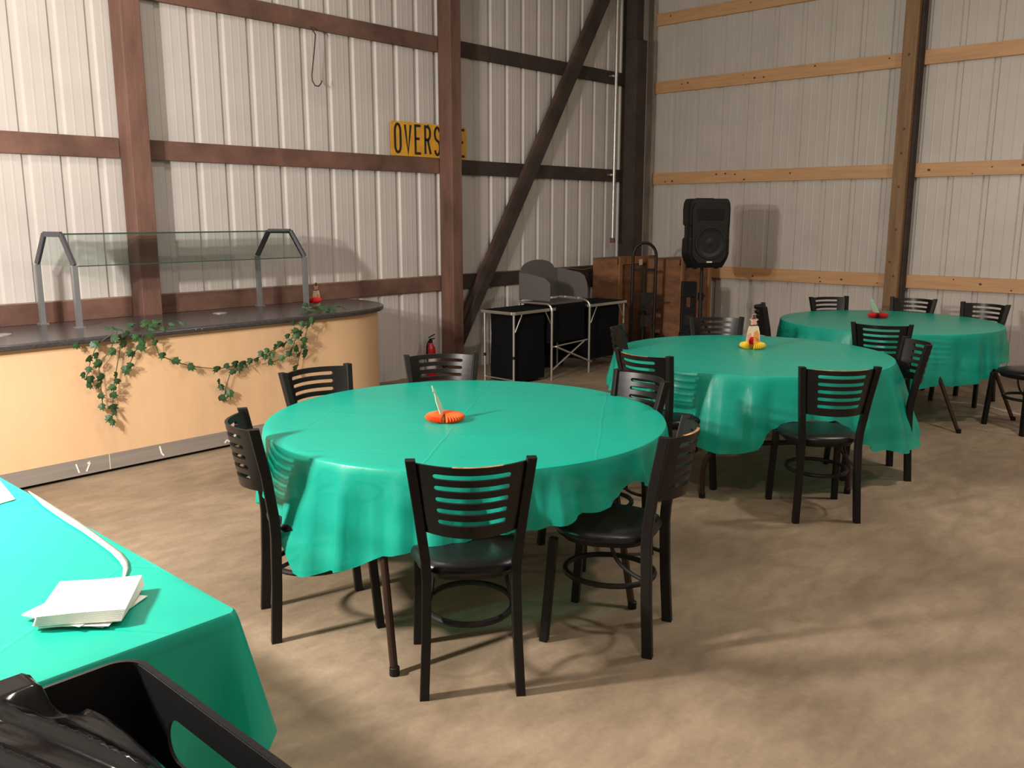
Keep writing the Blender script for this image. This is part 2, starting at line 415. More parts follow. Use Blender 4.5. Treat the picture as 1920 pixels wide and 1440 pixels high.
# fire extinguisher
t = thing('fire_extinguisher', 'small red fire extinguisher on the floor beside the centre wall post', 'fire extinguisher', (6.06, 6.69, 0))
m = MB(); m.lathe([(.030, .0), (.047, .005), (.050, .02), (.050, .27), (.044, .31), (.024, .345), (.018, .36)], 24); m.build('cylinder', M['red_paint'], t, smooth=True)
m = MB(); m.lathe([(.0505, .06), (.0512, .061), (.0512, .20), (.0505, .201)], 24, cap=False); m.build('paper_label', M['label_white'], t, smooth=True)
m = MB(); m.lathe([(.017, .355), (.019, .36), (.019, .39), (.012, .395)], 12); m.box((.02, 0, .40), (.075, .014, .008)); m.box((.015, 0, .43), (.085, .014, .008), rot=Matrix.Rotation(-.3, 3, 'Y')); m.build('valve_handle', M['iron'], t)
m = MB(); m.tube(bez((-.015, -.01, .385), (-.09, -.02, .39), (-.075, -.02, .25), (-.058, -.015, .16)), .008, 8); m.build('hose', M['black_plastic'], t, smooth=True)
m = MB(); m.tube([(.018, -.016, .375), (.024, -.02, .375)], .013, 12); m.build('gauge', M['label_white'], t)

# cord bundle and gloves on the lowest rail near the corner
t = thing('cord_bundle', 'dark bundle of cords and rags on the lowest rail beside the crates', 'cord bundle', (9.0, 6.72, .86))
random.seed(5)
m = MB(); 
for k in range(5):
    p = [(.25+.11*math.cos(a)*(1+.1*k)+.02*k, -.02-.012*k, .07+.13*math.sin(a)*(1+.05*math.sin(k))) for a in [i*PI/10 for i in range(20)]]
    m.tube(p, .007, 6, closed=True)
m.build('coiled_cord', M['glove'], t, smooth=True)
m = MB(); m.tube([(-.95, -.04, .17), (-.7, -.06, .17), (-.45, -.06, .14), (-.25, -.06, .16), (0, -.07, .12), (.2, -.05, .16)], .006, 6)
m.tube([(-.4, -.05, .05), (-.2, -.07, .02), (.05, -.07, .04), (.3, -.05, -.04), (.4, -.05, -.1)], .005, 6); m.build('loose_cord', M['cord_tan'], t, smooth=True)
m = MB()
for (x, z, s) in ((-.55, .05, .09), (-.4, .03, .08), (-.25, .0, .10), (-.1, .02, .09), (.02, -.02, .08)):
    rows = []
    for i in range(7):
        ph = i/6*PI; rows.append([(x+s*1.3*math.sin(ph)*math.cos(2*PI*k/12), -.055+.035*math.sin(ph)*math.sin(2*PI*k/12), z+s*math.cos(ph)*.8*(1+.25*math.sin(3*k+x*9))) for k in range(12)])
    m.grid(rows, True)
m.build('rag', M['glove'], t, smooth=True)

# ------------------------------------------------------------------ serving counter
t = thing('serving_counter', 'long serving counter with maple front and black top against the left wall', 'counter', (2.5, 6.1, 0))
def off(p): return (p[0]-2.5, p[1]-6.1)
def end_curve(inset):
    y0 = 5.63+inset; pts = []
    # rounded right end (superellipse quarter) from (4.05,y0) to (4.95-inset, 6.40) and back to (4.75, 6.59)
    for i in range(17):
        a = math.radians(-90+90*i/16); e = .78
        ca = abs(math.cos(a))**e; sa = abs(math.sin(a))**e
        pts.append((4.02+(.93-inset)*ca, 6.42-(6.42-y0)*sa))
    for i in range(1, 5):
        a = math.radians(90*i/4); pts.append((4.77+(.18-inset)*math.cos(a), 6.42+(.17-inset*.3)*math.sin(a)))
    return pts
top = [(-2.6, 5.63)]+end_curve(0)+[(-2.6, 6.59)]
m = MB(); m.prism([off(p) for p in top], .862, .902, 'z'); m.build('countertop', M['counter_top'], t, bevel=.012, smooth=True)
body = [(-2.55, 5.68)]+end_curve(.05)+[(-2.55, 6.56)]
m = MB(); m.prism([off(p) for p in body], .125, .862, 'z'); m.build('front_panel', M['maple'], t, smooth=True)
kick = [(-2.55, 5.676)]+end_curve(.046)+[(-2.55, 6.56)]
m = MB(); m.prism([off(p) for p in kick], .022, .125, 'z'); kp = m.build('kick_plate', M['stainless'], t, smooth=True)
m = MB()
def mk(pts, w=.008):
    for a, b in zip(pts, pts[1:]): m.beam((a[0]-2.5, -.426, a[1]), (b[0]-2.5, -.426, b[1]), .002, w, up=(0, 0, 1))
for grp, w_ in (([(2.10, .10), (2.115, .04)], .008), ([(2.16, .04), (2.19, .10), (2.17, .09)], .008), ([(2.65, .11), (2.66, .06), (2.675, .04)], .010), ([(3.13, .04), (3.15, .06), (3.165, .045), (3.20, .055), (3.235, .115)], .009)):
    m = MB(); mk(grp, w_); m.build('chalk_mark', M['white_paper'], kp)
m = MB(); m.span((2.31-2.5, -.4245, .022), (2.313-2.5, -.4225, .125)); m.build('panel_joint', M['white_paper'], kp)
m = MB(); m.span((-5.0, -.38, 0), (2.2, .42, .022)); m.build('plinth', M['black_plastic'], t)
for (x, y, r) in ((3.50, 6.29, .055), (1.90, 6.15, .06), (1.72, 5.78, .05)):
    m = MB(); m.lathe([(r, 0), (r, .004), (r*.8, .006), (r*.55, .002)], 28, (x-2.5, y-6.1, .902)); m.build('service_plate', M['stainless'], t, smooth=True)
for x in (2.945, 2.99):
    m = MB(); m.tube([(x-2.5, -.474, .885), (x-2.5, -.468, .885)], .005, 8); m.build('screw', M['alu_bright'], t)

# sneeze guard
gx = dict(fl=(2.385, 6.15), bl=(2.30, 6.56), fr=(4.20, 6.15), br=(4.02, 6.56))
t = thing('sneeze_guard', 'glass sneeze guard on grey metal posts standing on the black counter top', 'sneeze guard', (3.25, 6.35, .902))
def g(p, z, yy=None): return Vector((p[0]-3.25, (p[1] if yy is None else yy)-6.35, z-.902))
ZJ, ZT = 1.315, 1.525
for s, (a, b) in (('l', ('fl', 'bl')), ('r', ('fr', 'br'))):
    for q in (a, b):
        m = MB(); m.beam(g(gx[q], .902), g(gx[q], ZJ), .034, .034); m.box(g(gx[q], .906), (.06, .06, .008)); m.build('post', M['alu'], t)
        m = MB(); m.box(g(gx[q], ZJ+.003), (.038, .038, .006)); m.build('joint_plate', M['alu_bright'], t)
    F_, B_ = Vector(gx[a]), Vector(gx[b]); TF = F_.lerp(B_, .27); TB = F_.lerp(B_, .73)
    m = MB()
    prof = [(F_, ZJ+.006), (TF, ZT), (TB, ZT), (B_, ZJ+.006)]
    for (p, z), (p2, z2) in zip(prof, prof[1:]): m.beam(g(p, z), g(p2, z2), .045, .016, up=(0, 0, 1) if abs(z-z2) < .01 else (0, 1, 0)) if False else m.beam(g(p, z), g(p2, z2), .020, .036, up=(0, 0, 1))
    m.build('end_frame', M['alu_dark'], t)
LF, LB, RF, RB = [Vector(gx[k]) for k in ('fl', 'bl', 'fr', 'br')]
def pane(name, p):
    m = MB(); m.add(p, [(0, 1, 2, 3)]); return m.build(name, M['glass'], t)
pane('glass_pane', [g(LF, ZJ), g(RF, ZJ), g(RF.lerp(RB, .27), ZT), g(LF.lerp(LB, .27), ZT)])
pane('glass_pane', [g(LF.lerp(LB, .27), ZT), g(RF.lerp(RB, .27), ZT), g(RF.lerp(RB, .73), ZT), g(LF.lerp(LB, .73), ZT)])
m = MB(); m.add([g(LF, ZJ), g(LF.lerp(LB, .27), ZT), g(LF.lerp(LB, .73), ZT), g(LB, ZJ)], [(0, 1, 2, 3)]); m.build('end_glass', M['glass'], t)
for (p, q, z) in ((LF, RF, ZJ), (LF.lerp(LB, .27), RF.lerp(RB, .27), ZT), (LF.lerp(LB, .73), RF.lerp(RB, .73), ZT)):
    m = MB(); m.beam(g(p, z), g(q, z), .007, .007); m.build('glass_edge', M['glass_edge'], t)

# ------------------------------------------------------------------ ivy garlands on the counter front
def leaf(mb, c, s, rot, tilt, yaw=0.):
    out = [(0, -.5), (.28, -.42), (.52, -.10), (.30, .04), (.34, .34), (.10, .26), (0, .62), (-.10, .26), (-.34, .34), (-.30, .04), (-.52, -.10), (-.28, -.42)]
    R = Matrix.Rotation(yaw, 3, 'Z') @ Matrix.Rotation(tilt, 3, 'X') @ Matrix.Rotation(rot, 3, 'Y')
    vs = [Vector((0, -.004, 0))]+[Vector((p[0]*s, abs(p[0])*.25*s, -p[1]*s)) for p in out]
    vs = [R @ p+Vector(c) for p in vs]
    mb.add(vs, [(0, i+1, (i+1) % 12+1) for i in range(12)])
fP = 1649.; pitch = math.atan(316/fP); HC = 1.65
_a = math.radians(42.5)
_fw = Vector((math.cos(_a), math.sin(_a), 0)); RT = Vector((math.sin(_a), -math.cos(_a), 0))
FW = _fw*math.cos(pitch)-Vector((0, 0, 1))*math.sin(pitch); UP = _fw*math.sin(pitch)+Vector((0, 0, 1))*math.cos(pitch)
def on_front(px, py, y=5.655):                        # survey helper: photo coordinate to a point on the counter front
    d = FW*fP+RT*(px-960)+UP*(720-py); k = y/d.y; return Vector((0, 0, HC))+d*k
def on_level(px, py, z):
    d = FW*fP+RT*(px-960)+UP*(720-py); k = (z-HC)/d.z; return Vector((0, 0, HC))+d*k
S = .3854
def conv(l): return [(a*S, 400+b*S) for a, b in l]
left_l = conv([(545, 675), (470, 695), (438, 710), (475, 735), (432, 762), (408, 790), (440, 812), (488, 803), (440, 838), (485, 838), (565, 790), (570, 820), (545, 850), (495, 892), (555, 888), (497, 943), (553, 948), (560, 968), (528, 1000), (548, 1020), (630, 682), (650, 688), (632, 742), (612, 765), (690, 655), (695, 625), (755, 632), (465, 640), (375, 645), (615, 590), (560, 610), (660, 605), (730, 600), (600, 640)])
right_l = conv([(790, 695), (860, 722), (935, 748), (1055, 762), (1105, 745), (1145, 735), (1130, 775), (1165, 755), (1200, 740), (1215, 722), (1068, 820), (1078, 848), (1118, 880), (1085, 902), (1270, 685), (1300, 670), (1290, 700), (1320, 725), (1340, 655), (1360, 640), (1385, 640), (1370, 705), (1405, 685), (1420, 665), (1400, 600), (1415, 625), (1440, 600), (1435, 575), (1455, 590), (1480, 620), (1445, 660), (1480, 650), (1485, 680), (1455, 690), (1485, 695), (1500, 545), (1470, 540), (1430, 535), (1520, 525), (1440, 750), (1438, 775), (1325, 690), (1250, 715), (1180, 735)])
random.seed(11)
def garland(name, label, leaves, stems, tops):
    t = thing(name, label, 'ivy garland', tuple(on_front(*leaves[0])))
    o = t.location.copy()
    m = MB()
    for s in stems: m.tube([on_front(a*S, 400+b*S, 5.60)-o if b < 640 else on_front(a*S, 400+b*S, 5.645)-o for a, b in s], .003, 6)
    m.build('vine_stem', M['stem'], t)
    m = MB()
    for (px, py) in leaves:
        yy = random.uniform(5.60, 5.64); yy = 5.585 if py < 645 else yy
        leaf(m, on_front(px, py, yy)-o, random.uniform(.05, .072), random.uniform(-1.2, 1.2), random.uniform(-.5, .6), random.uniform(-.7, .7))
    for (x, y, n) in tops:
        for _ in range(n):
            leaf(m, Vector((x+random.gauss(0, .10), y+random.uniform(-.02, .12), random.uniform(.91, .95)))-o, random.uniform(.045, .065), random.uniform(-3, 3), random.uniform(-1.4, -.8), random.uniform(-1, 1))
    ob = m.build('leaves', M['leaf'], t); ob['kind'] = 'stuff'
    return t
garland('ivy_garland', 'bushy artificial ivy hanging in strands below the left sneeze guard posts', left_l,
        [[(560, 575), (470, 640), (440, 720), (420, 800), (440, 840)], [(570, 575), (540, 660), (480, 740), (490, 840), (500, 940)], [(600, 575), (580, 680), (560, 800), (550, 900), (545, 1020)], [(700, 585), (650, 690), (625, 745), (605, 780)]], [(2.62, 5.66, 14), (2.75, 5.72, 6)])
garland('ivy_garland', 'ivy swag draped from the left strands up to the red centrepiece corner', right_l,
        [[(740, 600), (775, 690), (860, 725), (940, 745), (1060, 758), (1130, 745), (1200, 725), (1300, 680), (1380, 640), (1440, 590), (1500, 530)], [(1160, 750), (1120, 780), (1100, 840), (1090, 900)], [(1500, 540), (1480, 620), (1455, 700), (1440, 770)], [(1440, 590), (1430, 640), (1390, 700), (1310, 730)]], [(4.14, 5.72, 16), (4.10, 5.85, 6)])

# ------------------------------------------------------------------ chairs
def chair_proto(label):
    t = thing('dining_chair', label, 'chair', (0, 0, 0), 0, 'black slat back dining chairs')
    SQ = .033
    for s in (-1, 1):
        # rear leg runs up as the back stile: bent post of square tube
        m = MB(); path = [(s*.168, -.205, 0), (s*.158, -.192, .22), (s*.153, -.185, .43), (s*.156, -.188, .50), (s*.176, -.212, .68), (s*.199, -.250, .872)]
        rings = []
        for p in path:
            h = SQ/2
            rings.append([(p[0]-h, p[1]-h*1.2, p[2]), (p[0]+h, p[1]-h*1.2, p[2]), (p[0]+h, p[1]+h*1.2, p[2]), (p[0]-h, p[1]+h*1.2, p[2])])
        m.grid(rings, True); m.add(rings[0], [(0, 1, 2, 3)]); m.add(rings[-1], [(0, 1, 2, 3)])
        m.build('leg', M['chair_metal'], t, bevel=.004)
        m = MB(); m.beam((s*.195, .205, 0), (s*.182, .172, .43), .033, .033, up=(0, 1, 0)); m.build('leg', M['chair_metal'], t, bevel=.004)
    # seat pan and upholstered seat
    def seat_out(k):
        pts = []
        for i in range(32):
            a = 2*PI*i/32; ca, sa = math.cos(a), math.sin(a); e = .72
            pts.append((.205*k*math.copysign(abs(ca)**e, ca)*(1.0 if sa > 0 else .93), .005+.195*k*math.copysign(abs(sa)**e, sa)))
        return pts
    m = MB(); m.grid([[(x, y, .415) for x, y in seat_out(.88)], [(x, y, .432) for x, y in seat_out(.93)]], True)
    m.add([(x, y, .415) for x, y in seat_out(.88)], [tuple(range(32))]); m.build('seat_frame', M['chair_metal'], t, smooth=True)
    m = MB(); rows = [[(x, y, z) for x, y in seat_out(k)] for k, z in ((.90, .430), (1.0, .438), (1.03, .452), (.99, .468), (.86, .478), (.6, .483), (.3, .485), (.02, .485))]
    m.grid(rows, True); m.add(rows[0], [tuple(range(32))]); m.build('seat', M['vinyl'], t, smooth=True, angle=80)
    # ring stretcher and knee braces
    m = MB(); pts = []
    for i in range(28):
        a = 2*PI*i/28; pts.append((.160*math.cos(a), .0+.180*math.sin(a), .255))
    m.tube(pts, .0115, 8, closed=True); m.build('stretcher_ring', M['chair_metal'], t, smooth=True)
    for s in (-1, 1):
        m = MB(); m.tube(bez((s*.157, -.18, .30), (s*.135, -.06, .33), (s*.13, -.05, .38), (s*.13, -.04, .425), 8), .008, 6); m.build('brace', M['chair_metal'], t, smooth=True)
    # slotted backrest panel, bowed backwards
    ZB, ZTp = .612, .862
    nsl = 5; rail = .0285; slot = .0185
    sl = []; z = ZTp-.026
    for k in range(nsl): sl.append((z-slot, z)); z -= slot+rail*.78
    sl = sl[::-1]
    US = .70; U = []
    r = slot/2
    def half(z_): return .150+(.199-.150)*max(0, (z_-.50)/.372)
    wmid = .175
    ue = US*wmid
    for q in (0, .25, .5, .75, 1): U.append(-wmid+(wmid-ue)*q)
    for k in (1, 2, 3, 4): U.append(-ue+r*(1-math.cos(k*PI/8))/1.0)
    n_in = 12
    for k in range(1, n_in): U.append(-(ue-r)+2*(ue-r)*k/n_in)
    for k in (4, 3, 2, 1): U.append(ue-r*(1-math.cos(k*PI/8)))
    for q in (1, .75, .5, .25, 0): U.append(wmid-(wmid-ue)*q)
    U = sorted(set(round(u, 5) for u in U))
    def sh(u):
        d = ue-abs(u)
        if d <= 1e-6: return 0.
        if d >= r: return r
        return math.sqrt(max(0, r*r-(r-d)**2))
    def P(u, z_, side):
        k = u/wmid; hw = half(z_)-.012; x = k*hw
        lean = -.188-(z_-.50)*.167
        y = lean-.082*(1-k*k)+(.006 if side else -.006)
        return (x, y, z_)
    def build(zsplit=None):
        m = MB()
        lv = []
        for u in U:
            h = sh(u); row = [ZB]
            for (lo, hi) in sl: c = (lo+hi)/2; row += [c-h, c+h]
            row.append(ZTp); lv.append(row)
        n = len(U); L_ = len(lv[0])
        idx = {}
        vs = []
        for side in (0, 1):
            for i, u in enumerate(U):
                for j in range(L_): idx[(side, i, j)] = len(vs); vs.append(P(u, lv[i][j], side))
        fs = []
        for i in range(n-1):
            for j in range(0, L_-1, 2):
                a = [idx[(0, i, j)], idx[(0, i+1, j)], idx[(0, i+1, j+1)], idx[(0, i, j+1)]]
                b = [idx[(1, i, j)], idx[(1, i+1, j)], idx[(1, i+1, j+1)], idx[(1, i, j+1)]]
                fs += [tuple(a), tuple(b[::-1])]
            for j in range(1, L_-1, 2):
                if sh(U[i]) == 0 and sh(U[i+1]) == 0:
                    fs += [(idx[(0, i, j)], idx[(0, i+1, j)], idx[(0, i+1, j+1)], idx[(0, i, j+1)])] if False else []
                else:
                    fs += [(idx[(0, i, j)], idx[(0, i+1, j)], idx[(1, i+1, j)], idx[(1, i, j)]), (idx[(0, i, j+1)], idx[(0, i+1, j+1)], idx[(1, i+1, j+1)], idx[(1, i, j+1)])]
            fs += [(idx[(0, i, 0)], idx[(0, i+1, 0)], idx[(1, i+1, 0)], idx[(1, i, 0)])]
            fs += [(idx[(0, i, L_-1)], idx[(0, i+1, L_-1)], idx[(1, i+1, L_-1)], idx[(1, i, L_-1)])]
        for i in (0, n-1):
            for j in range(0, L_-1, 2): fs.append((idx[(0, i, j)], idx[(0, i, j+1)], idx[(1, i, j+1)], idx[(1, i, j)]))
        m.add(vs, fs); return m
    bk = build().build('backrest', M['chair_worn'], t, smooth=True, angle=50)
    return t
def worn_edge(root, a, b):
    """bare wood showing along the top edge of the backrest"""
    m = MB(); rows = [[], []]
    n = 14
    for i in range(n+1):
        k = a+(b-a)*i/n; hw = .150+.049*.946-.012; x = k*hw; y = -.188-.352*.167-.082*(1-k*k)
        wv = .0045*(.6+.4*math.sin(i*1.9))
        rows[0].append((x, y-.0062, .8635-.007)); rows[1].append((x, y-.0064, .8632))
    top = [(p[0], p[1]+.0062+.0055, .8634) for p in rows[1]]
    m.grid([rows[0], rows[1], top])
    o = m.build('worn_edge', M['worn_edge'], [c for c in root.children if c.name.split('.')[0] == 'backrest'][0]); return o
spots = [  # x, y (of the back at the top or foot), facing deg, mode, label
    (1.983, 2.003, 48, 'f', 'nearest black slat back chair, seen from behind with worn top edge'),
    (1.812, 3.005, -25, 'f', 'black slat back chair seen side-on at the left of the nearest round table'),
    (2.785, 1.766, 110, 'f', 'black slat back chair seen side-on at the right of the nearest round table'),
    (2.63, 3.79, -91, 't', 'black slat back chair in front of the maple counter, far left of nearest round table'),
    (3.39, 3.655, -127, 't', 'glossy black slat back chair in front of the fire extinguisher, far side of nearest table'),
    (3.60, 2.43, 160, 't', 'black slat back chair tucked at the far right of the nearest table, between two tables'),
    (4.539, 1.83, 43, 'f', 'black chair with bare wood top edge at the near side of the middle table'),
    (4.225, 2.842, -8, 't', 'black slat back chair at the left end of the middle table, back toward nearest table'),
    (5.12, 3.63, -54, 't', 'dark chair seen edge-on far left of the middle table, by the camp kitchen'),
    (6.12, 3.445, -138, 't', 'black slat back chair at the far side of the middle table, below the loudspeaker'),
    (7.28, 3.63, -61, 't', 'black chair seen edge-on with serrated slats at the left of the farthest round table'),
    (6.577, 2.339, 15, 't', 'black slat back chair between middle and farthest tables, back toward the camera'),
    (5.80, 1.84, 128, 't', 'angled black slat back chair at the right side of the middle table, slats showing green'),
    (8.44, 3.53, -122, 't', 'black slat back chair at the far side of farthest table, left of the wall post'),
    (8.85, 2.87, 180, 't', 'black slat back chair behind the farthest table, just right of the wall post'),
    (8.74, 2.21, 170, 't', 'black slat back chair at the far right of the farthest table, against the pale wall'),
    (7.54, 1.42, 50, 'f', 'black chair cut off by the right photo edge, only seat and one stile visible'),
]
proto = chair_proto(spots[0][4])
kids = list(proto.children)
chairs = []
for i, (x, y, ang, mode, lab) in enumerate(spots):
    a = math.radians(ang); d = .205 if mode == 'f' else .25
    loc = (x+d*math.cos(a), y+d*math.sin(a), 0); rz = a-PI/2
    if i == 0: proto.location = loc; proto.rotation_euler = (0, 0, rz); c = proto
    else: c = dup(proto, loc, rz, lab)
    chairs.append(c)
worn_edge(chairs[0], -.35, .55); worn_edge(chairs[6], -.8, .75); worn_edge(chairs[7], -.75, .5); worn_edge(chairs[2], -.6, .2)

# ------------------------------------------------------------------ tables
RT_, ZTOP = .905, .735
def interp(ctrl, a):
    ctrl = sorted(ctrl); a = a % 360
    for i in range(len(ctrl)):
        a0, z0 = ctrl[i]; a1, z1 = ctrl[(i+1) % len(ctrl)]
        if i == len(ctrl)-1: a1 += 360
        aa = a if a >= a0 else a+360
        if a0 <= aa <= a1:
            t_ = (aa-a0)/max(1e-6, a1-a0); t_ = t_*t_*(3-2*t_)
            return z0+(z1-z0)*t_
    return ctrl[0][1]
def round_table(cx, cy, hem, seed, foots, lab_t, lab_c, folds, flares=(), arch=.5):
    t = thing('round_table', lab_t, 'table', (cx, cy, 0), 0, 'round folding tables')
    m = MB(); m.lathe([(RT_-.015, ZTOP-.038), (RT_-.002, ZTOP-.034), (RT_-.002, ZTOP-.008), (RT_-.01, ZTOP-.004)], 64); m.build('tabletop', M['tabletop'], t, smooth=True)
    for sgn in (1, -1):
        (ax, ay), (bx, by) = [(p[0]*sgn, p[1]*sgn) for p in foots]
        mid = Vector(((ax+bx)/2, (ay+by)/2, 0))
        A = Vector((ax, ay, 0)); B = Vector((bx, by, 0)); T = Vector((mid.x, mid.y, 0))*(.97 if arch < .4 else .68)+Vector((0, 0, arch)); inn = T
        side = (B-A).normalized(); hw_ = (B-A).length/2; rr = min(hw_*.62, arch*.55, .30 if arch < .4 else .14)
        sA = A.lerp(T-side*hw_, (arch-rr)/arch); sB = B.lerp(T+side*hw_, (arch-rr)/arch)
        path = [A]+bez(sA, sA+Vector((0, 0, rr*.6)), T-side*(hw_-rr*.4), T-side*(hw_-rr), 8)+bez(T+side*(hw_-rr), T+side*(hw_-rr*.4), sB+Vector((0, 0, rr*.6)), sB, 8)+[B]
        m = MB(); m.tube(path, .0155, 10); m.tube([T, Vector((inn.x*.80, inn.y*.80, ZTOP-.04))], .0155, 10)
        lg = m.build('leg', M['table_leg'], t, smooth=True)
        for F_ in (A, B):
            m = MB(); m.lathe([(.019, 0), (.019, .03), (.016, .032)], 12, tuple(F_)); m.build('rubber_foot', M['black_plastic'], lg)
    # cloth
    rnd = random.Random(seed)
    n = 240; m = MB()
    ph = [rnd.uniform(0, 2*PI) for _ in range(6)]
    def tri(q): return 4*abs(q-math.floor(q+.5))-1
    def wr(x, y):       # shallow packing creases on the top
        return .0012*math.sin(7*x+3*y+ph[0])*math.sin(4*y-2*x+ph[1])+.0008*math.sin(23*x-9*y+ph[2])
    rows = []
    for k in (.02, .15, .3, .45, .6, .75, .88, .96, .99):
        rows.append([((RT_*k)*math.cos(2*PI*i/n), (RT_*k)*math.sin(2*PI*i/n), ZTOP+.003+wr(RT_*k*math.cos(2*PI*i/n), RT_*k*math.sin(2*PI*i/n))*(1 if k < .97 else .3)) for i in range(n)])
    rows.append([((RT_+.004)*math.cos(2*PI*i/n), (RT_+.004)*math.sin(2*PI*i/n), ZTOP) for i in range(n)])
    rows.append([((RT_+.008)*math.cos(2*PI*i/n), (RT_+.008)*math.sin(2*PI*i/n), ZTOP-.008) for i in range(n)])
    nt_ = 16
    for j in range(1, nt_+1):
        t_ = j/nt_; row = []
        for i in range(n):
            a = 2*PI*i/n; deg = math.degrees(a); h = interp(hem, deg)+.007*math.sin(17*a+ph[4])+.005*math.sin(29*a+ph[5])
            z = ZTOP-.008-(ZTOP-.008-h)*t_
            drop = (ZTOP-z)
            w = 0.
            for (fr, am, p_) in folds: w += am*tri(fr*a/2/PI+.5+(.22*math.sin(3*a+p_)+p_/3 if True else 0))
            w2 = w*min(1, drop/.12)
            fl = 0.
            for (fa, fw_, amp) in flares:
                dd = (deg-fa+180) % 360-180; fl += amp*math.exp(-(dd/fw_)**2)
            r_ = RT_+.009+.09*drop+w2*(.35+.65*t_)+fl*drop+.004*math.sin(40*z+5*a+ph[3])*t_
            r_ = max(r_, RT_+.006)
            row.append((r_*math.cos(a), r_*math.sin(a), z))
        rows.append(row)
    m.cur = 1; m.grid(rows[:10], True); m.add(rows[0], [tuple(range(n))]); m.cur = 0; m.grid(rows[9:], True)
    o = m.build('tablecloth', [M['cloth'], M['cloth_top']], smooth=True, angle=180)
    o.location = (cx, cy, 0); tag(o, lab_c, 'tablecloth', 'green plastic tablecloths')
T1 = (2.79, 2.84); T2 = (5.43, 2.79); T3 = (7.93, 2.77)
hem1 = [(172, .49), (178, .42), (184, .27), (195, .34), (206, .40), (214, .45), (217, .40), (222, .46), (228, .49), (235, .51), (247, .515), (254, .545), (265, .58), (272, .60), (290, .50), (321, .50), (0, .42), (25, .36), (54, .50), (80, .42), (104, .50), (140, .35), (162, .50)]
hem2 = [(149, .50), (176, .49), (184, .36), (189, .31), (198, .28), (204, .275), (211, .33), (216, .42), (223, .485), (237, .485), (244, .43), (250, .33), (262, .24), (283, .21), (291, .27), (300, .48), (325, .45), (0, .40), (24, .36), (47, .50), (90, .40), (124, .50)]
hem3 = [(130, .50), (150, .45), (176, .34), (198, .30), (210, .31), (224, .33), (243, .34), (252, .36), (258, .45), (275, .46), (306, .50), (335, .45), (359, .50), (40, .42), (77, .50), (105, .42)]
round_table(*T1, hem1, 1, [(-.898, -.524), (.15, -.843)], 'nearest round folding table, mostly hidden under its bright green cloth', 'bright green plastic cloth on the nearest round table, orange centrepiece on top',
            [(26, .026, .3), (44, .013, 1.1), (82, .006, 2.)], [(184, 5, .13), (172, 6, .17), (217, 4, .20), (250, 6, .14), (262, 4, .14)], .62)
round_table(*T2, hem2, 2, [(-.968, -.235), (-.303, -.839)], 'middle round folding table with bent brown tube legs under a green cloth', 'green plastic cloth on the middle round table, yellow centrepiece on top',
            [(22, .026, .9), (38, .013, .2), (74, .006, 1.)], [(200, 14, .10), (287, 9, .27), (276, 6, .12)], .32)
round_table(*T3, hem3, 3, [(-.737, -.854), (.03, -1.05)], 'farthest round folding table near the right wall under a green cloth', 'green plastic cloth on the farthest round table, red centrepiece on top',
            [(24, .020, 1.9), (42, .010, .5), (74, .005, 1.)], [(170, 18, .22), (300, 10, .15)], .62)

